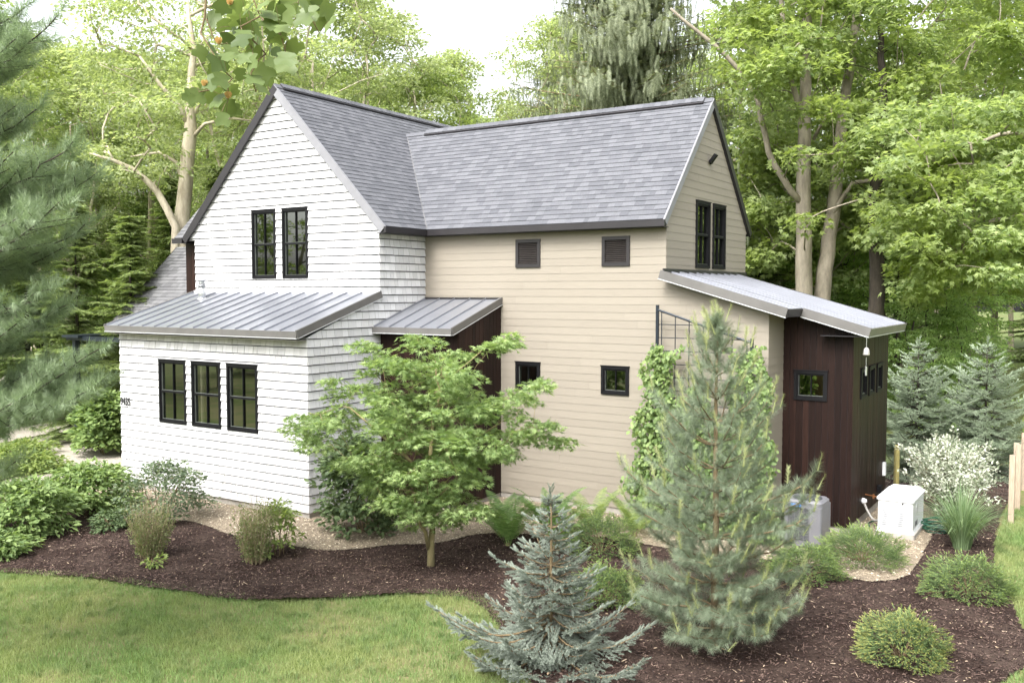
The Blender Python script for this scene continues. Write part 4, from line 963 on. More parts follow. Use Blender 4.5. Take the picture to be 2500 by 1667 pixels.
wispy((-.40, -3.30, GZ), .98, .42, 'wispy olive shrub of dry upright stems, the left one of two in the mulch', 21)
wispy((1.28, -2.50, GZ), 1.10, .38, 'wispy olive shrub of dry upright stems, the right one before the shingled wall', 22)
shrub('bright_seedlings', (.05, -3.55, GZ), .2, .13, 9, 12, .07, M['lm_bright'], 'tiny cluster of bright leaves at the foot of the left wispy shrub', 'plant', seed=23, spread=.08)

# ---- needles templates
def twig_template(L, needles, nl, w, fwd=.8, seed=1, curve=0, taper=.5, core=True, vol=1.0):
    """shoot along +x of length L with needle triangles"""
    rg = np.random.RandomState(seed); V = []; F = []
    for i in range(needles):
        t = rg.rand(); a = rg.rand()*6.28; f = fwd*(0.6+.8*t); d = np.array([f, math.cos(a)*vol, math.sin(a)]); d /= np.linalg.norm(d)
        l = nl*(1-taper*max(0, t-.6)/.4*.6)*rg.uniform(.8, 1.15); p = np.array([t*L, 0, curve*t*t*L]); s = np.cross(d, [0, .3, 1]); s /= np.linalg.norm(s)
        k = len(V); V += [p-s*w/2, p+s*w/2, p+d*l]; F.append([k, k+1, k+2])
    if core:
        c = .12*nl
        for s in ([0, c, 0], [0, 0, c]):
            k = len(V); s = np.array(s); V += [-s, s, np.array([L, 0, curve*L])]; F.append([k, k+1, k+2])
    return np.array(V), np.array(F)
def twigs(name, T, pos, axis, scale, mat, parent, up=(0, 0, 1)):
    n = len(pos); V, F = inst(T[0], T[1], np.array(pos), frame_rot(np.array(axis), rnd(n, .3)+np.array(up)), scale)
    return np_mesh(name, V, F, mat, parent)
# ---- blue spruce in the foreground
def blue_spruce(base, h, rprof, name, label, group, seed, twigL, needles, nl, w, mat, oldmat, barkm, n_whorl, per, sub=3, extra=(), zlow=.12, droop=.0, leader=.22, old=True):
    rg = np.random.RandomState(seed); b = np.array(base, float); pl = plant(name, base, label, 'tree', group); m = MB(); pos = []; axs = []; op = []; oa = []
    m.tube([b-[0, 0, .05], b+[0, 0, h*.3], b+[0.01, 0, h*.7], b+[0, 0, h-.01]], [.022*h/2+.012, .016*h/2+.01, .010*h/2+.004, .003], 8)
    br = []
    for i in range(n_whorl):
        t = i/(n_whorl-1); z = zlow*h+(h*(1-zlow)-leader)*t; k = per if t < .85 else max(4, per-2); a0 = rg.rand()*6.28
        for j in range(k):
            a = a0+j*6.28/k+rg.uniform(-.3, .3); L = rprof(t)*rg.uniform(.75, 1.1); br.append((z+rg.uniform(-.04, .04)*h/2, a, L, t))
    br += list(extra)
    for z, a, L, t in br:
        p0 = b+[0, 0, z]; d = np.array([math.cos(a), math.sin(a), 0]); rise = .42*t**1.2-.10+.05*rg.rand()-droop*(1-t); seg = max(3, int(L/.06)); pts = []
        for i in range(seg+1):
            s = i/seg; pts.append(p0+d*L*s+np.array([0, 0, L*(rise*s+.22*s*s*(1-t*.4)-.18*(1-t)*math.sin(math.pi*s)*.8)]))
        m.tube(pts[::2] if len(pts) > 6 else pts, [.004+.010*L*(1-i/len(pts[::2] if len(pts) > 6 else pts)) for i in range(len(pts[::2] if len(pts) > 6 else pts))], 5)
        side = np.cross(d, [0, 0, 1])
        for i in range(1, seg+1):
            s = i/seg; c = pts[i]; tan = pts[i]-pts[i-1]; tan /= np.linalg.norm(tan); sl = min((1-s)*L*.55+.05, .42*L+.05)
            if i == seg:
                for q in range(3): pos.append(c); axs.append(tan+side*(q-1)*.55+rg.normal(size=3)*.05)
                continue
            for sg in (-1, 1):
                if rg.rand() < .12: continue
                dd = side*sg*.8+tan*.75; dd /= np.linalg.norm(dd); k = max(1, int(sl/(twigL*.62)))
                for j in range(k):
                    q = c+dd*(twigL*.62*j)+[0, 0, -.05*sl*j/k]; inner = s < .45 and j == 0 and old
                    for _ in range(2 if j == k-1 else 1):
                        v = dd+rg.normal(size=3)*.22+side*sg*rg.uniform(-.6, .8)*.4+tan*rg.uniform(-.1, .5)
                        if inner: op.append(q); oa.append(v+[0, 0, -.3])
                        else: pos.append(q); axs.append(v+[0, 0, rg.uniform(-.2, .25)])
    # leader
    for i in range(int(leader/.03)): pos.append(b+[0, 0, h-leader+i*.03]); v = rg.normal(size=3); v[2] = 2.5; axs.append(v)
    m.build('trunk', barkm, pl, True); T = [twig_template(twigL, needles, nl, w, seed=s, taper=.6) for s in (1, 2)]
    pos = np.array(pos); axs = np.array(axs); n = len(pos); h2 = n//2; sc1 = rs.rand(n)*.45+.75
    o = twigs('crown', T[0], pos, axs, sc1, mat, pl)
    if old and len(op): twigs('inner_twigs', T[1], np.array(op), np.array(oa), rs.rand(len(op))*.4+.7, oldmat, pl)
    return pl, n
prof = lambda t: (1.12*(1-t)+.07)*(.82+.18*math.sin(t*17))
ex = []
bsp, n_ = blue_spruce((7.43, -3.34, GZ), 2.12, prof, 'blue_spruce', 'small blue spruce with silvery fingered twigs in the foreground, left of the big pine', None, 31, .105, 150, .023, .0042, M['nd_blue'], M['nd_blue_old'], M['bark_brown'], 12, 6,
    extra=[(.45, math.atan2(-.54, -.84)+.1, 1.42, .12), (.42, math.atan2(-.54, -.84)+.45, 1.25, .12), (.20, math.atan2(.2, .95)-.55, 1.55, .02), (.25, math.atan2(.54, .84)-.15, 1.2, .1), (.15, math.atan2(-.84, .54)+.3, 1.2, .02), (.15, math.atan2(-.84, .54)-.35, 1.15, .02), (.2, math.atan2(-.84, .54)-.8, 1.3, .02)])
print('spruce twigs', n_)
# ---- white pine in the foreground
PT = [twig_template(.17, 130, .112, .0026, fwd=.55, seed=s, curve=.15, core=False) for s in (4, 5)]
PTD = twig_template(.16, 120, .105, .0027, fwd=.95, seed=8, curve=.1, core=False)
CT = twig_template(.19, 110, .060, .0026, fwd=1.1, seed=6, core=True, taper=.2)
def pine(base, h, rprof, name, label, seed, whorls, per, mats, candles=True, dens=1.0, zlow=.05, thing=None, limbs=None, trunk_r=.055, tscale=1.0, PT=PT, PTD=PTD):
    rg = np.random.RandomState(seed); b = np.array(base, float); pl = thing or plant(name, base, label, 'tree'); m = MB(); P = []; A = []; CP = []; CA = []
    if limbs is None:
        m.tube([b-[0, 0, .05], b+[0.01, 0, h*.35], b+[-.01, 0, h*.7], b+[0, 0, h-.25]], [trunk_r, trunk_r*.75, trunk_r*.4, .01], 9)
        limbs = []
        for i in range(whorls):
            t = i/(whorls-1); z = zlow*h+(h*(1-zlow)-.35)*t; a0 = rg.rand()*6.28; k = per-(t > .85)
            for j in range(k): limbs.append((b+[0, 0, z], a0+j*6.28/k+rg.uniform(-.3, .3), rprof(t)*rg.uniform(.8, 1.1), .12+.75*t**1.5, t))
    for p0, a, L, rise, t in limbs:
        p0 = np.array(p0, float); d = np.array([math.cos(a), math.sin(a), 0]); seg = max(3, int(L/.13)); pts = []
        for i in range(seg+1):
            s = i/seg; pts.append(p0+d*L*s+np.array([0, 0, L*(rise*s*.6+rise*.5*s*s+.12*s**3)])+rg.normal(size=3)*.012*(i > 0))
        m.tube(pts, [.005+.011*min(L, 2.2)*(1-i/len(pts)) for i in range(len(pts))], 5)
        side = np.cross(d, [0, 0, 1])
        for i in range(1, seg+1):
            s = i/seg; c = pts[i]; tan = (pts[i]-pts[i-1]); tan /= np.linalg.norm(tan)
            if i == seg:
                for q in range(3): P.append(c-tan*.1*q); A.append(tan+rg.normal(size=3)*.12+[0, 0, .1])
                if candles: CP.append(c+tan*.1); CA.append(tan*.5+[0, 0, 1.0]+rg.normal(size=3)*.12)
                continue
            if s < .22: continue
            for sg in (-1, 1):
                if rg.rand() > dens*.9: continue
                sl = min(.55, (1-s)*L*.6+.12)*rg.uniform(.7, 1.1); dd = side*sg*.85+tan*.7+[0, 0, rg.uniform(-.1, .35)]; dd /= np.linalg.norm(dd); k = max(1, int(sl/.12))
                q0 = c
                for j in range(k):
                    q = q0+dd*.12*j; P.append(q); A.append(dd+rg.normal(size=3)*.15+[0, 0, .12*j])
                    if rg.rand() < .45: P.append(q); A.append(dd*.6+side*sg*-.3+rg.normal(size=3)*.35+tan*.4)
                if k > 1: m.tube([q0, q0+dd*.12*k], [.005, .003], 4)
                if candles and rg.rand() < .17: CP.append(q0+dd*.12*k+dd*.06); CA.append(dd*.5+[0, 0, .9]+rg.normal(size=3)*.15)
    if candles and limbs and thing is None:
        for q in range(6): P.append(b+[0, 0, h-.75+q*.07]); A.append([rg.normal()*.5, rg.normal()*.5, 1.6])
        for q in range(7): a = q*.9; CP.append(b+[0, 0, h-.30]); CA.append([math.cos(a)*.45, math.sin(a)*.45, 1.0])
        CP.append(b+[0, 0, h-.22]); CA.append([0.03, 0, 1])
    P = np.array(P); A = np.array(A); n = len(P); m.build('trunk', mats[2], pl, True); k = n//2; o = rs.permutation(n); s_ = (.75+.45*rs.rand(n))*tscale
    V1, F1 = inst(*PT[0], P[o[:k]], frame_rot(A[o[:k]], rnd(k, .3)+[0, 0, 1]), s_[:k]); V2, F2 = inst(*PTD, P[o[k:]]-[0, 0, .0], frame_rot(A[o[k:]]-[0, 0, .25], rnd(n-k, .3)+[0, 0, 1]), s_[k:])
    np_mesh('needles', np.vstack([V1, V2]), np.vstack([F1, F2+len(V1)]), mats[0], pl)
    if candles: twigs('new_shoots', CT, np.array(CP), np.array(CA), .8+.5*rs.rand(len(CP)), mats[1], pl)
    print(name, n, len(CP)); return pl
pprof = lambda t: (1.14*max(0, 1-max(0, t-.38)/.62)**1.0+.06)*(.88+.16*math.sin(t*23))
pine((8.95, -1.87, GZ), 4.32, pprof, 'white_pine', 'young white pine with long blue green needles and pale upright tips before the shed', 41, 14, 6, (M['nd_pine'], M['nd_pine_new'], M['bark_brown']))
# ---- the big pine whose limbs reach in from the left
bp = plant('white_pine', at(-420, 900, 10.5)*[1, 1, 0]+[0, 0, GZ], 'large white pine whose long soft limbs reach in along the left edge', 'tree')
tb = at(-420, 900, 10.5); tb[2] = GZ; rg = np.random.RandomState(51); limbs = []
ends = [(130, 45, 9.2), (60, 20, 9.6), (30, 90, 9), (225, 400, 9.6), (170, 330, 9.3), (150, 450, 8.8), (80, 250, 9.4), (195, 520, 9.9), (60, 480, 9), (110, 390, 10.2), (140, 570, 10), (30, 350, 9), (245, 860, 9.8), (200, 900, 9.0), (150, 700, 9.6), (110, 660, 9.2), (120, 820, 10), (40, 740, 9.2), (30, 1060, 9.4), (20, 620, 9.8), (70, 560, 9.4), (-20, 150, 10), (225, 800, 9.4)]
tmb = MB(); tmb.tube([tb-[0, 0, .1], tb+[0, 0, 4], tb+[.1, 0, 9], tb+[0, .1, 13]], [.24, .19, .11, .03], 12); tmb.build('main_trunk', M['bark_dark'], bp, True)
for x, y, d in ends:
    e = at(x, y, d); hd = e[:2]-tb[:2]; L = float(np.linalg.norm(hd)); rise = rg.uniform(.05, .22); z0 = e[2]-L*(rise*1.1+.12)
    limbs.append(((tb[0], tb[1], z0), math.atan2(hd[1], hd[0]), L, rise, .5))
    if rg.rand() < .4 and y < 1050: limbs.append(((tb[0], tb[1], z0+rg.uniform(-.15, .15)), math.atan2(hd[1], hd[0])+rg.uniform(-.08, .08), L*rg.uniform(.85, .97), rise+rg.uniform(-.03, .03), .5))
for i in range(26):
    a = rg.rand()*6.28; limbs.append(((tb[0], tb[1], rg.uniform(4, 12.5)), a, rg.uniform(1.2, 2.4), .2, .5))
pine(tb, 13, None, 'white_pine', '', 52, 0, 0, (M['nd_farpine'], None, M['bark_dark']), False, 1.0, thing=bp, limbs=limbs, tscale=1.25, PT=[twig_template(.17, 75, .10, .0042, fwd=.6, seed=14, curve=.15, core=False)], PTD=twig_template(.16, 70, .095, .0042, fwd=.9, seed=18, curve=.1, core=False))

# ---- needle mounds
def mound(name, base, rx, h, n, tl, mat, tipmat, label, seed, group=None, spiky=0, tip=.55, ry=None):
    rg = np.random.RandomState(seed); b = np.array(base, float); pl = plant(name, base, label, 'shrub', group)
    u = rg.normal(size=(n, 3)); u[:, 2] = np.abs(u[:, 2]); u /= np.linalg.norm(u, axis=1, keepdims=True); az = np.arctan2(u[:, 1], u[:, 0])
    lump = 1+.16*np.sin(az*4+seed)*np.cos(u[:, 2]*5)+.12*np.sin(az*7+2*seed+u[:, 2]*9)+rg.normal(size=n)*.05; q = rg.uniform(.62, 1, n)**.7*lump
    p = b+u*q[:, None]*[rx, ry or rx, h]; p[:, 2] += .03
    ax = u*[1, 1, .25]+rg.normal(size=(n, 3))*[.45, .45, .18]; ax[:, 2] += .02+spiky
    T = twig_template(tl, 46, .017, .0034, fwd=.9, seed=seed, taper=.5); out = q > np.quantile(q, 1-tip)
    m = MB()
    for i in range(26):
        j = rg.randint(n); m.tube([b+[0, 0, -.02], (b+p[j])/2+[0, 0, .03], p[j]], [.009, .006, .002], 4)
    m.build('stems', M['bark_brown'], pl); sc1 = .7+.6*rg.rand(n)
    twigs('foliage', T, p, ax, sc1, mat, pl)
    pp = p[out]+ax[out]/np.linalg.norm(ax[out], axis=1, keepdims=True)*tl*.75; T2 = twig_template(tl*.55, 30, .014, .0036, fwd=1.1, seed=seed+1)
    twigs('new_tips', T2, pp, ax[out]+[0, 0, .1], sc1[out], tipmat, pl); return pl
mound('nest_spruce', (11.02, -1.05, GZ), .50, .50, 2600, .060, M['nd_nest'], M['nd_gold_tip'], 'golden tipped low spruce mound alone on the mulch at the lower right', 61, tip=.65)
mound('nest_spruce', (11.38, 2.05, GZ), .60, .50, 2600, .060, M['nd_nest'], M['nd_nest_tip'], 'bright green spruce mound beside the right hand lawn, below the ornamental grass', 62)
mound('nest_spruce', (9.12, 1.62, GZ), .56, .42, 2600, .060, M['nd_nest'], M['nd_nest_tip'], 'green spruce mound between the big pine and the juniper', 63)
mound('nest_spruce', (5.85, 1.05, GZ), .62, .60, 2600, .060, M['nd_nest'], M['nd_nest_tip'], 'dark green spruce mound beside the ferns, close to the tan wall', 64)
mound('nest_spruce', (7.05, -1.15, GZ), .52, .45, 2600, .060, M['nd_nest'], M['nd_nest_tip'], 'green spruce mound half hidden behind the blue spruce', 65)
mound('juniper_shrub', (9.70, 2.92, GZ), .62, .48, 2400, .11, M['nd_nest'], M['nd_nest_tip'], 'feathery spreading juniper in front of the shed corner and air conditioner', 66, spiky=.15, tip=.4)

# ---- ferns
def frond(L, w, seed, pairs=30):
    rg = np.random.RandomState(seed); V = []; F = []; prev = None
    def P(t): return np.array([L*.62*t**1.5, 0, L*(t*1.02-.34*t**3)])
    for i in range(pairs+1):
        t = i/pairs; p = P(t); tan = P(min(1, t+.02))-P(max(0, t-.02)); tan /= np.linalg.norm(tan)
        if prev is not None: k = len(V); V += [prev+[0, .004, 0], prev-[0, .004, 0], p-[0, .002, 0], p+[0, .002, 0]]; F += [[k, k+1, k+2], [k, k+2, k+3]]
        prev = p
        if t > .14:
            wl = w*math.sin(math.pi*min(1, (t-.08)/.92)**.75)**.8+.01
            for sg in (-1, 1):
                d = np.array([0, sg, 0])*.93+tan*.36+[0, 0, -.10]; s = tan*L/pairs*.33; k = len(V)
                V += [p-s, p+s, p+d*wl*.6+s*.8, p+d*wl, p+d*wl*.6-s*.8]; F += [[k, k+1, k+2], [k, k+2, k+4], [k+2, k+3, k+4]]
    return np.array(V), np.array(F)
FR = [frond(1.0, .13, s) for s in (1,)]
def fern(base, h, n, mat, label, seed):
    rg = np.random.RandomState(seed); pl = plant('fern', base, label, 'fern', 'ferns by the tan wall'); b = np.array(base, float); az = np.arange(n)*6.28/n+rg.normal(size=n)*.25; ti = rg.uniform(-.18, .30, n)
    rot = euler(az, ti, np.zeros(n)); V, F = inst(*FR[0], b+np.column_stack([np.cos(az)*.05, np.sin(az)*.05, np.zeros(n)]), rot, h*rg.uniform(.8, 1.15, n))
    np_mesh('fronds', V, F, mat, pl); m = MB()
    m.tube([b-[0, 0, .03], b+[0, 0, .06]], [.07, .04], 8); m.build('crown_base', M['bark_brown'], pl)
fern((4.30, .50, GZ), 1.12, 20, M['lm_fern'], 'tall dark green fern nearest the japanese maple trunk', 71)
fern((3.75, 1.05, GZ), .85, 14, M['lm_fern'], 'smaller green fern at the left end of the fern clump', 72)
fern((4.65, 1.35, GZ), 1.12, 20, M['lm_fern'], 'tall green fern in the middle of the clump below the tan wall', 73)
fern((5.05, .85, GZ), .95, 16, M['lm_fern'], 'green fern just left of the dark spruce mound', 74)
fern((5.15, 2.05, GZ), 1.0, 16, M['lm_fern2'], 'pale yellow green fern behind the blue spruce leader', 75)
fern((5.85, 2.35, GZ), .95, 15, M['lm_fern2'], 'pale yellow green fern furthest right, against the concrete foundation', 76)
# ---- ornamental grass
og = plant('ornamental_grass', (10.98, 4.60, GZ), 'tall clump of arching ornamental grass in front of the white flowering looking willow'.replace(' flowering looking', ' leaved'), 'grass')
rg = np.random.RandomState(81); V = []; F = []
for i in range(620):
    a = rg.rand()*6.28; q = rg.rand()**.7; h = rg.uniform(.75, 1.45); out = q*.80*h; p0 = np.array([10.98+.14*q*math.cos(a), 4.60+.14*q*math.sin(a), GZ]); w = rg.uniform(.004, .008); sd = np.array([-math.sin(a), math.cos(a), 0])*w; k = len(V); S = 7
    for j in range(S+1):
        t = j/S; c = p0+[out*t**1.6*math.cos(a), out*t**1.6*math.sin(a), h*(t-.58*q*t**3)]; V += [c-sd*(1-t**3), c+sd*(1-t**3)]
    for j in range(S): F.append([k+2*j, k+2*j+1, k+2*j+3, k+2*j+2])
np_mesh('blades', np.array(V), np.array(F), M['lm_grass'], og)
# ---- dappled willow
wl = plant('dappled_willow', (10.45, 6.75, GZ), 'white variegated willow shrub by the wire fence behind the generator', 'shrub')
rg = np.random.RandomState(82); b = np.array([10.45, 6.75, GZ]); m = MB(); P = []; A = []
for i in range(230):
    a = rg.rand()*6.28; q = rg.rand()**.6; h = rg.uniform(.7, 1.85)*(1-.22*q); o = q*rg.uniform(.6, 1.15)*1.0; top = b+[o*math.cos(a), o*math.sin(a), h]; c1 = b+[o*.35*math.cos(a), o*.35*math.sin(a), h*.6]
    m.tube([b+[0.03*math.cos(a), .03*math.sin(a), 0], c1, top], [.007, .004, .0015], 3)
    for _ in range(44):
        t = rg.uniform(.18, 1); c = c1*(1-t)+top*t if t > .3 else b*(1-t*2)+c1*(t*2); P.append(c+rg.normal(size=3)*.045); A.append((top-c1)*.8+rg.normal(size=3)*.6)
m.build('stems', M['bark_brown'], wl); P = np.array(P); n = len(P); leaves('foliage', LEAF, P, np.array(A), rnd(n)+[0, 0, .6], .045+.04*rs.rand(n), M['lm_willow'], wl)
# ---- climbing vine on the trellis
vn = plant('climbing_vine', (6.7, 3.2, GZ), 'leafy green vine covering both sides of the black trellis behind the pine', 'vine')
rg = np.random.RandomState(83); P = []
def vine_ok(x, z):
    zz = max(0, 1-z/3.3); L = 5.72-.42*zz**.8+.10*math.sin(z*6); Rr = 7.93+.28*(1-z/3.3)+.08*math.sin(z*5+1)
    if not (L < x < Rr) or z > 3.32+.1*math.sin(x*9): return False
    inl = 6.28+.15*math.sin(z*4); inr = 7.35+.1*math.sin(z*7)
    return not (inl < x < inr and z > 2.25+.35*math.sin(x*5))
while len(P) < 9000:
    x, z = rg.uniform(5.2, 8.3), rg.uniform(GZ, 3.4)
    if vine_ok(x, z) and (math.sin(x*5.3+z*2)*math.sin(z*4.7-x)+rg.rand()*1.3 > -.35): P.append([x, 3.30-rg.rand()**1.2*.50*(1-.1*z)+.1, z])
P = np.array(P); n = len(P); leaves('foliage', LEAFO, P, rnd(n, .5)+[0, -.4, -.8], rnd(n, .4)+[0, -1, .7], .06+.05*rs.rand(n), M['lm_vine'], vn)
m = MB()
for i in range(22):
    x0 = rg.uniform(5.7, 7.7); pts = [(x0, 3.36, GZ)]; 
    for j in range(1, 9): pts.append((x0+math.sin(j*1.1+i)*.12, 3.36+.03*math.cos(j*2+i), GZ+j*.36))
    if 6.3 < x0 < 7.3: pts = pts[:6]
    m.tube(pts, [.010-.0009*k for k in range(len(pts))], 4)
m.build('stems', M['bark_brown'], vn)

# ---- two blue spruces beyond the fence
def far_spruce(base, h, r, label, seed, mat=None):
    pr = lambda t: r*(1-t)**.8*(.85+.2*math.sin(t*29))+.08
    pl, n = blue_spruce(base, h, pr, 'blue_spruce', label, 'blue spruces beyond the fence', seed, .17, 44, .035, .008, mat or M['nd_blue_far'], M['nd_blue_old'], M['bark_dark'], 15, 7, zlow=.05, droop=.12)
    print('far', n)
M['nd_blue_far'] = leafmat('pale_spruce_needle', (0.171, 0.239, 0.146), (0.387, 0.478, 0.297), .15, .6, tcol=(1, 1.1, .9))
far_spruce((9.15, 11.2, GZ), 3.3, 1.75, 'pale blue spruce beyond the wire fence, nearer the shed', 91)
far_spruce((10.55, 12.0, GZ), 3.3, 2.0, 'pale blue spruce beyond the wire fence, the one further right', 92)

# ---- tulip tree limb hanging over the camera side
tt = plant('tulip_tree', (3.2, -15.6, GZ), 'tulip tree whose leafy limb with orange flowers hangs in from the top', 'tree')
TUL = (np.array([[0, 0, 0], [.06, .30, .04], [.20, .50, .02], [.42, .34, .05], [.62, .52, 0], [.92, .36, -.04], [.80, 0, .0], [.92, -.36, -.04], [.62, -.52, 0], [.42, -.34, .05], [.20, -.50, .02], [.06, -.30, .04], [.40, 0, -.05]]),
       np.array([[12, i, i+1] for i in range(0, 11)]+[[12, 11, 0]]))
LP = [(1350, 130), (1480, 40), (1610, 170), (1720, 60), (1880, 190), (1950, 120), (1120, 480), (980, 700), (1380, 660), (860, 170), (560, 700), (1330, 400), (1150, 830), (680, 960), (600, 240), (720, 310), (855, 390), (700, 110), (1010, 110), (1190, 60), (900, 220), (1040, 240), (1120, 360), (1400, 260), (1420, 350), (1270, 180), (1330, 50), (1430, 80), (1550, 80), (1670, 70), (1840, 80), (1680, 220), (1800, 320), (1900, 300), (1990, 280), (780, 480), (930, 490), (1060, 540), (800, 600), (780, 680), (440, 640), (590, 600), (660, 760), (700, 800),
      (590, 850), (920, 890), (1090, 640), (1060, 740), (1280, 560), (1440, 600), (1460, 700), (1300, 760), (1200, 860), (1250, 920), (1480, 760), (1080, 960), (1180, 1080), (590, 960), (500, 1080), (620, 1140), (300, 1180), (400, 1170), (530, 1190), (650, 1200), (740, 1040), (830, 1100), (760, 1280), (850, 1340), (700, 1430), (740, 1450), (1550, 560), (1500, 150), (1740, 150), (1380, 480), (1000, 300), (880, 60), (1250, 300), (960, 400)]
rg = np.random.RandomState(101)
def z5p(x, y, d=5.6): return at((400+x/4.9)/1.0629, (y/4.9)/1.0629, d)
nodes = [z5p(*q) for q in [(505, -500), (505, 0), (490, 200), (440, 400), (540, 550), (610, 680), (635, 830), (655, 930), (600, 1050)]]
m = MB()
m.tube(nodes, [.010, .008, .007, .006, .005, .004, .0035, .003, .002], 6)
tw = [[(505, 230), (560, 350), (580, 440), (650, 530), (730, 530)], [(1080, -400), (1075, 0), (1150, 200)], [(1150, 200), (920, 320), (960, 450), (1060, 580)], [(1060, 480), (1140, 560), (1220, 650)], [(635, 830), (720, 850), (820, 940)], [(820, 940), (765, 1000), (770, 1200)], [(1560, -400), (1620, 40), (1740, 180), (1860, 400)], [(1220, 650), (1150, 700), (1040, 880), (1100, 1100)], [(1150, 200), (1300, 350), (1400, 420), (1480, 700)], [(600, 1050), (560, 1080), (420, 1100)]]
tips = list(nodes)
for w_ in tw:
    pts = [z5p(x, y, 5.6+.05*math.sin(x)) for x, y in w_]; m.tube(pts, [.005-.0006*i for i in range(len(pts))], 5)
    for i in range(len(pts)-1):
        for s in (0, .33, .66, 1): tips.append(pts[i]*(1-s)+pts[i+1]*s)
join = z5p(1000, -900, 5.4)
m.tube([nodes[0], join], [.010, .016], 6); m.tube([z5p(1080, -400), join], [.006, .014], 6); m.tube([z5p(1560, -400), join], [.006, .014], 6)
m.tube([join, (7.2, -11.5, 7.9), (5.2, -14.0, 7.2), (3.2, -15.6, 6.0)], [.02, .05, .08, .11], 9); m.tube([(3.2, -15.6, GZ), (3.2, -15.6, 6), (3.3, -15.5, 12)], [.26, .2, .08], 12)
pos = []; axs = []; tips = np.array(tips); nrm = []; vf = -FWD
for x, y in LP:
    d = 5.6+rg.uniform(-.3, .3); c = z5p(x, y, d); i = int(np.argmin(np.linalg.norm(tips-c, axis=1))); ax = (c-tips[i]); ax = ax/(np.linalg.norm(ax)+1e-6)+np.array([0, 0, -1.1])+rg.normal(size=3)*.25; ax /= np.linalg.norm(ax)
    s = rg.uniform(.085, .125); p0 = c-ax*s*.5; pos.append(p0); axs.append(ax); nrm.append(vf*.9+rg.normal(size=3)*.55); m.tube([tips[i], (tips[i]+p0)/2+[0, 0, .01], p0], .0014, 4)
pos = np.array(pos); n = len(pos); szs = .095+.04*rg.rand(n)
leaves('foliage', TUL, pos, np.array(axs), np.array(nrm), szs, M['lm_tulip'], tt)
m.build('trunk', M['bark_brown'], tt, True)
for x, y in ((790, 25), (655, 490), (490, 1000), (770, 1140)):
    c = z5p(x, y, 5.5); k = 7; az = np.arange(k)*6.28/k; T = (np.array([[0, 0, 0], [.3, .35, .28], [.9, .32, .42], [1, 0, .40], [.9, -.32, .42], [.3, -.35, .28]])*[.35, .55, 1], LEAFO[1])
    T = (np.array([[0, 0, 0], [.012, .010, .008], [.018, .013, .030], [.014, 0, .042], [.018, -.013, .030], [.012, -.010, .008]]), LEAFO[1])
    V, F = inst(T[0], T[1], np.repeat([c-[0, 0, .02]], k, 0), euler(az, np.zeros(k), np.zeros(k)), np.ones(k)); np_mesh('flower', V, F, M['petal'], tt)
# ------------------------------------------------------------------ woodland
M['lw_a'] = leafmat('wood_leaf', (0.169, 0.257, 0.078), (0.389, 0.488, 0.154), .55, .55, (0.24, 0.30, 0.07), .5)
M['lw_b'] = leafmat('yellow_green_wood_leaf', (0.228, 0.303, 0.100), (0.414, 0.484, 0.199), .55, .55)
M['lw_c'] = leafmat('understory_leaf', (0.137, 0.251, 0.056), (0.361, 0.515, 0.128), .55, .5)
M['nd_hem'] = leafmat('hemlock_spray', (0.106, 0.175, 0.037), (0.300, 0.388, 0.081), .4, .55)
M['nd_norway'] = leafmat('norway_spruce_spray', (0.122, 0.155, 0.075), (0.271, 0.310, 0.167), .3, .6)
def gat(x, d, z=GZ):
    p = at(x, 663, d); p[2] = z; return p
def crown_targets(h, z0, r, n, seed, shape=1.0):
    rg = np.random.RandomState(seed); T = []; ph = rg.rand(4)*6.28
    while len(T) < n:
        t = rg.rand(); a = rg.rand()*6.28; prof = math.sin(math.pi*(t*.86+.12))**.7; lob = 1+.22*math.sin(a*3+ph[0]+t*4)+.15*math.sin(a*5+ph[1]-t*6)
        q = rg.uniform(.25, 1)**.5; R_ = r*prof*lob*q; z = z0+(h-z0)*t
        if math.sin(a*2+ph[2]+z*.9)*math.sin(z*1.3+ph[3]) < -.72: continue
        T.append(np.array([R_*math.cos(a), R_*math.sin(a), z]))
    return T
def broadleaf(name, h, z0, r, nt_, k, size, lmat, bmat, seed, T=LEAF, spread=.85, flat=.32, stems=None, tr=.22, label='', group=None, base=(0, 0, 0), targets=None, tip=.011, ds=.6):
    rg = np.random.RandomState(seed); root = plant(name, base, label, 'tree', group); b = np.array(base, float)
    if stems is None:
        x, y = rg.normal(size=2)*.25
        stems = [([b+[0, 0, -.2], b+[x*.3, y*.3, h*.25], b+[x, y, h*.5], b+[x*1.5, y*1.2, h*.78]], [tr, tr*.8, tr*.55, tr*.2]), ([b+[x*.3, y*.3, h*.25], b+[x-.8, y+.6, h*.45], b+[x-1.6, y+1.0, h*.7]], [tr*.6, tr*.4, tr*.15]), ([b+[x*.4, y*.4, h*.32], b+[x+1.0, y-.5, h*.5], b+[x+1.8, y-.8, h*.72]], [tr*.55, tr*.4, tr*.12])]
    tg = targets if targets is not None else [b+t for t in crown_targets(h, z0, r, nt_, seed)]
    m, dirs = skeleton(stems, tg, ds, tip, .45, .15, .06, seed, 5); m.build('trunk', bmat, root, True)
    p, ax = sprays(dirs, k, spread, flat, seed+3, .2); n = len(p)
    leaves('crown', T, p, ax, rnd(n, .5)+[0, 0, 1], size*(.6+.7*rs.rand(n)), lmat, root); return root
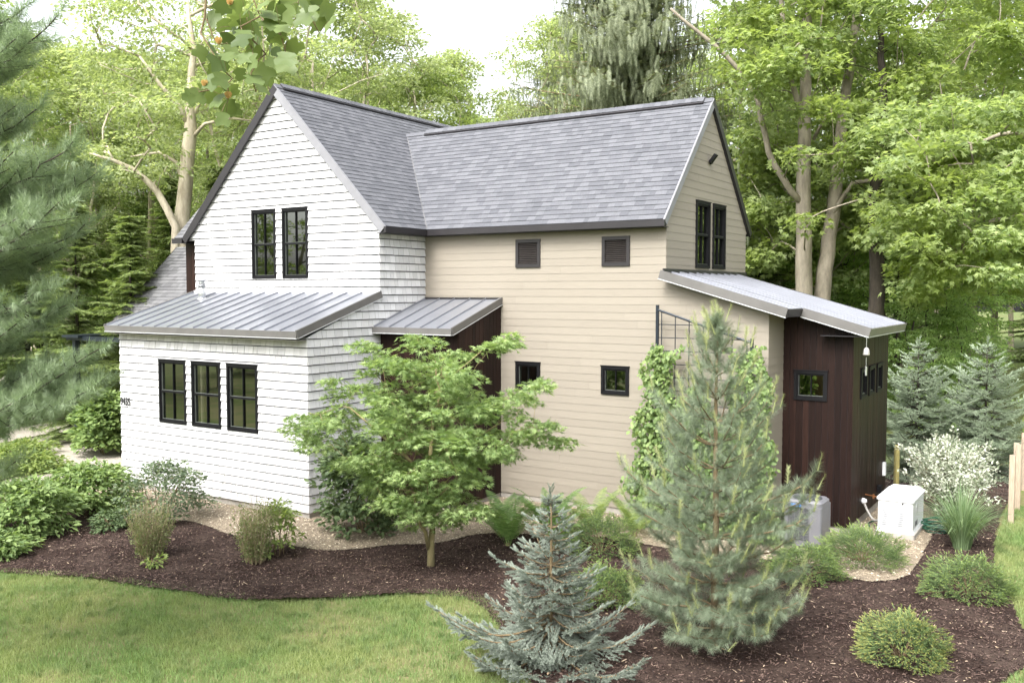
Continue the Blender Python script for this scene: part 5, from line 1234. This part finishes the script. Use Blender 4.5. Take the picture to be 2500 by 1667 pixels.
def frond_tmpl(seed, n=9, w=.34):
    V = []; F = []; rg = np.random.RandomState(seed)
    for i in range(n):
        t = i/n; l = w*(1-t)**.6+.05
        for sg in (-1, 1):
            d = np.array([.55, sg*.8, rg.uniform(-.35, .1)])*l; p = np.array([t, 0, -.10*t*t]); s = np.array([.5/n, 0, 0]); k = len(V); V += [p-s, p+s, p+d]; F.append([k, k+1, k+2])
    k = len(V); V += [[.8, -.03, -.08], [.8, .03, -.08], [1.12, 0, -.16]]; F.append([k, k+1, k+2]); return np.array(V), np.array(F)
FT = frond_tmpl(1); FTN = frond_tmpl(2, 8, .22)
def conifer(name, h, r, seed, mat, bmat, label='', group=None, base=(0, 0, 0), droop=.35, z0=.3, whorl=.42, per=6, fl=.55, hang=0.0, T=FT):
    rg = np.random.RandomState(seed); root = plant(name, base, label, 'tree', group); b = np.array(base, float); m = MB(); m.tube([b-[0, 0, .2], b+[0, 0, h*.5], b+[0, 0, h]], [.012*h+.03, .007*h, .01], 8)
    P = []; A = []; S = []; U = []
    z = z0
    while z < h-.2:
        t = z/h; L0 = r*(1-t)**.8*(.9+.25*math.sin(z*3.1+seed))+.25
        for j in range(per):
            a = rg.rand()*6.28; L = L0*rg.uniform(.65, 1.15); d = np.array([math.cos(a), math.sin(a), 0]); side = np.array([-d[1], d[0], 0]); seg = max(3, int(L/.35)); zz = z+rg.uniform(-.2, .2); pts = []
            for i in range(seg+1):
                s = i/seg; pts.append(b+[0, 0, zz]+d*L*s+[0, 0, L*(.12*s-droop*s*s*(1-t*.5)+.10*s**4)])
            m.tube(pts, [.006+.010*L*(1-i/len(pts)) for i in range(len(pts))], 3)
            for i in range(1, seg+1):
                s = i/seg; tan = pts[i]-pts[i-1]; tan /= np.linalg.norm(tan); c = pts[i]
                P.append(c-tan*.2); A.append(tan+rg.normal(size=3)*.1); S.append(fl*rg.uniform(.7, 1.1)); U.append([0, 0, 1])
                for sg in (-1, 1):
                    for q in range(2):
                        P.append(c-tan*.17*q); A.append(side*sg*.85+tan*.6+[0, 0, -.12]+rg.normal(size=3)*.15); S.append(fl*(1.15-.5*s)*rg.uniform(.7, 1.15)); U.append([0, 0, 1])
                    if hang and rg.rand() < hang:
                        for q in range(3): P.append(c+rg.normal(size=3)*.15+[0, 0, -.25*rg.rand()]); A.append([rg.normal()*.18, rg.normal()*.18, -1]); S.append(fl*rg.uniform(.6, 1.1)); U.append([d[0], d[1], 0])
        z += whorl*(1-.4*t)
    m.build('trunk', bmat, root, True); P = np.array(P); n = len(P); V, F = inst(T[0], T[1], P, frame_rot(np.array(A), rnd(n, .25)+np.array(U)), np.array(S)); np_mesh('crown', V, F, mat, root); return root
# prototypes stand at their own places in the wood; copies follow
def move(o, loc, rz=0.0, s=1.0): o.location = tuple(loc); o.rotation_euler = (0, 0, rz); o.scale = (s, s, s)
def dup(o, loc, rz, s, label):
    c = o.copy(); col.objects.link(c); move(c, loc, rz, s); c['label'] = label
    for ch in o.children:
        d = ch.copy(); col.objects.link(d); d.parent = c
    return c
G_ = 'woodland trees behind the house'
# big multi stemmed maple right of the house
def bp_(x, y, d): return at(x, y, d)
mb = gat(1868, 31.5)
stems = [([mb, bp_(1848, 700, 31), bp_(1845, 470, 31), bp_(1850, 200, 31), bp_(1856, 0, 31), bp_(1860, -200, 31)], [.36, .29, .25, .19, .15, .08]),
         ([mb+[.4, .2, 0], bp_(1886, 700, 31.3), bp_(1915, 470, 31.5), bp_(1940, 240, 31.8), bp_(1975, 0, 32), bp_(2010, -200, 32)], [.34, .28, .23, .18, .14, .08]),
         ([bp_(1843, 470, 31), bp_(1815, 440, 30.8), bp_(1765, 350, 30.5), bp_(1740, 230, 30.2), bp_(1700, 165, 30), bp_(1640, 105, 29.8), bp_(1540, 20, 29.5)], [.12, .11, .10, .09, .08, .07, .04]),
         ([bp_(1850, 300, 31), bp_(1815, 180, 30.6), bp_(1795, 0, 30.5), bp_(1770, -150, 30.4)], [.10, .09, .08, .05]),
         ([bp_(1905, 500, 31.4), bp_(1960, 420, 31), bp_(2080, 405, 30.6), bp_(2200, 430, 30)], [.09, .07, .055, .03]),
         ([bp_(1870, 320, 31), bp_(1900, 260, 30.6), bp_(1960, 235, 30.4)], [.06, .05, .03])]
rg = np.random.RandomState(201); tg = []
for _ in range(330):
    x = rg.uniform(1640, 2440); y = rg.uniform(-260, 560)
    if y > 260 and x < 1930 and rg.rand() < .72: continue
    if x < 1760 and y > 300: continue
    if 1500 < x < 1800 and y < 80 and rg.rand() < .4: continue
    if abs(x-2180) < 70 and abs(y-100) < 70: continue
    tg.append(bp_(x, y, 31+rg.uniform(-3.2, 3.2)))
for _ in range(60): tg.append(bp_(rg.uniform(1700, 2000), rg.uniform(300, 640), 31.5+rg.uniform(.2, 3)))
broadleaf('sugar_maple', 18, 3, 5, 0, 150, .19, M['lw_a'], M['bark_grey'], 202, T=MAPLE, spread=.85, flat=.5, stems=stems, label='large maple with two pale grey trunks rising behind the shed roof', base=tuple(mb), targets=tg, ds=.5)
# maple branches low over the meadow at the far right
mb2 = gat(2430, 27); tg = []
for _ in range(150):
    x = rg.uniform(2060, 2480); y = rg.uniform(230, 760); 
    if y > 560+ (2480-x)*.35: continue
    tg.append(bp_(x, y, 26.5+rg.uniform(-2.2, 2.2)))
stems = [([mb2, bp_(2430, 500, 27), bp_(2420, 200, 27), bp_(2400, -100, 27)], [.22, .18, .14, .08]), ([bp_(2425, 350, 27), bp_(2330, 300, 26.8), bp_(2230, 330, 26.5)], [.09, .07, .04]), ([bp_(2425, 480, 27), bp_(2330, 500, 26.2), bp_(2200, 520, 26)], [.08, .06, .03])]
broadleaf('sugar_maple', 14, 2, 4, 0, 150, .17, M['lw_a'], M['bark_grey'], 212, T=MAPLE, spread=.75, flat=.45, stems=stems, label='maple at the right edge with drooping leafy branches over the meadow', base=tuple(mb2), targets=tg, ds=.5)
# gnarled old tree at the left
ob = gat(418, 30); stems = [([ob, bp_(415, 560, 30), bp_(420, 480, 30), bp_(438, 300, 30), bp_(436, 235, 30), bp_(445, 120, 30), bp_(430, 0, 30)], [.30, .26, .24, .21, .15, .10, .05]),
         ([bp_(400, 620, 30), bp_(405, 520, 29.6), bp_(360, 440, 29.4), bp_(300, 385, 29), bp_(262, 370, 28.8), bp_(200, 350, 28.5)], [.16, .13, .11, .08, .06, .03]),
         ([bp_(425, 440, 30), bp_(405, 370, 29.8), bp_(365, 350, 29.6), bp_(300, 360, 29.4)], [.07, .06, .045, .02]), ([bp_(436, 290, 30), bp_(410, 240, 29.7), bp_(370, 200, 29.5), bp_(320, 130, 29.2)], [.10, .08, .06, .03]),
         ([bp_(438, 320, 30), bp_(470, 285, 29.8), bp_(530, 270, 29.6), bp_(600, 280, 29.4)], [.07, .05, .04, .02]), ([bp_(436, 280, 30), bp_(475, 200, 30), bp_(500, 120, 30)], [.08, .06, .03])]
rg = np.random.RandomState(221); tg = [bp_(rg.uniform(180, 620), rg.uniform(-150, 250), 30+rg.uniform(-3, 3)) for _ in range(120)]+[bp_(rg.uniform(230, 420), rg.uniform(250, 420), 29.5+rg.uniform(-1.5, 1.5)) for _ in range(22)]
broadleaf('old_ash', 15, 5, 4, 0, 110, .16, M['lw_b'], M['bark_pale'], 222, spread=.8, flat=.3, stems=stems, label='gnarled pale barked old tree with bare lower limbs left of the white gable', base=tuple(ob), targets=tg, ds=.5, tip=.014)
# pale slender trees behind the gable
PR = {}
PR['airy'] = broadleaf('birch', 17, 7.0, 3.4, 150, 120, .17, M['lw_b'], M['bark_pale'], 231, spread=.8, flat=.35, tr=.17, label='tall slender pale trunked tree seen just right of the white gable peak', group=G_)
PR['full'] = broadleaf('maple_tree', 17, 4.0, 4.6, 210, 150, .19, M['lw_a'], M['bark_grey'], 232, spread=.95, flat=.3, tr=.24, label='full leafy maple behind the middle of the roof', group=G_)
PR['under'] = broadleaf('understory_tree', 8, 0.5, 2.9, 110, 150, .16, M['lw_c'], M['bark_dark'], 233, spread=.75, flat=.28, tr=.10, label='bushy bright green understory tree at the left edge behind the pine', group=G_)
PR['hem'] = conifer('hemlock', 11, 2.9, 234, M['nd_hem'], M['bark_dark'], 'drooping bright green hemlock between the left pine and the gable', G_, droop=.30, per=7, fl=.62)
PR['nor'] = conifer('norway_spruce', 19, 5.8, 235, M['nd_norway'], M['bark_brown'], 'tall norway spruce with hanging grey green sprays above the wing roof', G_, droop=.18, per=9, fl=.45, hang=1.0, T=FTN, whorl=.36)
first = {}
def put(kind, x, d, s, label, rz=None):
    rz = (x*.37+d) % 6.28 if rz is None else rz; loc = gat(x, d, GZ-.1)
    if kind not in first: first[kind] = 1; move(PR[kind], loc, rz, s); PR[kind]['label'] = label; return PR[kind]
    return dup(PR[kind], loc, rz, s, label)
put('airy', 735, 31, .92, 'tall slender pale trunked tree just right of the white gable peak')
put('airy', 600, 37, 1.0, 'tall pale trunked tree behind the hanging tulip leaves')
put('airy', 860, 35, .90, 'airy yellow green tree behind the valley side of the gable roof')
put('full', 985, 38, .80, 'round crowned maple left of the open patch of sky')
put('nor', 1440, 36, 1.16, 'tall norway spruce with hanging sprays above the right end of the wing ridge')
put('nor', 1290, 50, 1.0, 'second norway spruce, paler, above the middle of the wing ridge')
put('hem', 1740, 37, .95, 'dark hemlock behind the tan gable and the pale maple trunks')
put('hem', 300, 27, .62, 'drooping bright green hemlock between the left pine and the white gable')
put('hem', 175, 28, .66, 'drooping hemlock nearer the left pine limbs')
put('hem', 395, 34, .80, 'dark hemlock behind the gnarled old tree')
put('hem', 520, 31, .80, 'dark hemlock close behind the left rake of the white gable')
put('hem', 60, 32, .8, 'hemlock mostly hidden by the left pine limbs')
put('airy', 1150, 60, .84, 'small distant tree under the open patch of sky')
put('airy', 1040, 41, .88, 'airy pale tree leaning into the left side of the open sky')
put('airy', 1275, 43, 1.0, 'airy pale tree on the right side of the open sky')
put('under', 1050, 52, 1.25, 'low distant tree behind the meeting of the two ridges')
put('airy', 1190, 50, .85, 'distant airy tree just right of the open patch of sky')
pos_words = {}
def word(x): 
    return ('beyond the left edge' if x < 0 else 'behind the left pine limbs' if x < 230 else 'left of the white gable' if x < 560 else 'behind the white gable roof' if x < 900 else 'near the open patch of sky' if x < 1250 else 'behind the wing ridge' if x < 1650 else 'behind the pale maple trunks' if x < 1950 else 'right of the dark trunk' if x < 2200 else 'at the far right edge' if x < 2500 else 'outside the right fence')
wl2 = [('full', 40, 42, .95), ('airy', 150, 38, .85), ('full', 250, 46, .95), ('airy', 330, 41, .88), ('full', 480, 44, .92), ('full', 690, 48, .98), ('full', 850, 47, .92), ('full', 1420, 50, 1.05), ('hem', 1640, 46, 1.3), ('full', 1700, 44, 1.05), ('full', 1900, 42, 1.1), ('full', 2060, 38, 1.1), ('full', 2230, 45, 1.1), ('airy', 2150, 52, 1.1), ('full', -120, 38, 1.0), ('full', -250, 30, 1.0),
       ('under', 90, 40, 1.0), ('under', 330, 44, 1.1), ('under', 1760, 40, .95), ('under', 1880, 44, 1.0), ('under', 1960, 38, .9), ('under', 2060, 34, .85), ('under', 2130, 30, .62), ('under', 2180, 38, .9), ('under', 2200, 28, .5), ('hem', 1990, 44, 1.1), ('hem', 1830, 47, 1.2), ('under', -40, 34, .9), ('under', 620, 40, 1.1)]
D_ = {'full': 'leafy maple', 'airy': 'airy pale tree', 'under': 'bushy tree', 'nor': 'norway spruce', 'hem': 'dark hemlock'}
ORD = ['', 'second ', 'third ', 'fourth ', 'fifth ', 'sixth ', 'seventh ', 'eighth ', 'ninth ']
cnt_ = {}
def lab(k_, x, where):
    q = (k_, word(x), where); i = cnt_.get(q, 0); cnt_[q] = i+1
    return ORD[i]+D_[k_]+' '+where+' '+word(x)+(' from the left' if i else '')
for k_, x, d, s in sorted(wl2, key=lambda q: q[1]):
    put(k_, x, d, s, lab(k_, x, 'in the wood'))
rg = np.random.RandomState(240)
for i in range(34):
    x = -500+i*95+rg.uniform(-30, 30); gap = 1000 < x < 1260
    kk = 'under' if gap else ['full', 'full', 'airy', 'hem'][i % 4]
    put(kk, x, rg.uniform(58, 78), 1.3 if gap else rg.uniform(1.0, 1.3), lab(kk, x, 'in the farthest row'))
for x, d, k_, s_ in ((2600, 46, 'full', 1.1), (2760, 42, 'full', 1.0), (2920, 47, 'hem', 1.3), (3080, 42, 'full', 1.1), (3260, 46, 'full', 1.0), (2680, 60, 'full', 1.3), (3000, 60, 'full', 1.3), (3420, 50, 'full', 1.2), (2850, 36, 'under', 1.0), (3180, 38, 'under', 1.0)):
    put(k_, x, d, s_, lab(k_, x, 'beyond the meadow'))
# dark trunk behind the shed roof
db = gat(2015, 29.5); tg = [bp_(rg.uniform(1900, 2160), rg.uniform(60, 420), 30.5+rg.uniform(-1, 3)) for _ in range(60)]
broadleaf('dark_trunked_tree', 15, 5, 4, 0, 130, .17, M['lw_a'], M['bark_dark'], 251, spread=.8, stems=[([db, bp_(2015, 640, 29.5), bp_(2010, 450, 29.6), bp_(2030, 250, 29.8), bp_(2020, 50, 30)], [.27, .24, .2, .15, .08]), ([bp_(2012, 600, 29.5), bp_(2060, 540, 29.6), bp_(2090, 440, 30)], [.09, .07, .04])], label='tree with a nearly black trunk standing behind the end of the shed roof', base=tuple(db), targets=tg, ds=.5)
# trees on the camera side, seen in the window glass
SIDE = ['nearest the drive', 'straight across', 'opposite the pine', 'opposite the shed', 'between two maples', 'at the far corner', 'at the west end', 'at the east end', 'beside the meadow', 'beyond the drive', 'in the middle gap', 'at the west corner']
for i_, (k_, x, y, s) in enumerate((('full', -12, -26, .8), ('full', 2, -36, .9), ('full', 14, -34, .85), ('full', 26, -28, .9), ('hem', -4, -31, 1.0), ('hem', 20, -36, 1.1), ('full', -22, -16, .85), ('full', 30, -8, .9), ('full', 31, 6, .9), ('hem', -26, -24, 1.1), ('under', 8, -33, 1.1), ('under', -17, -22, 1.1))):
    dup(PR[k_], (x, y, GZ-.1), x, s, D_[k_]+' across the front lawn '+SIDE[i_])['group'] = 'trees across the lawn'
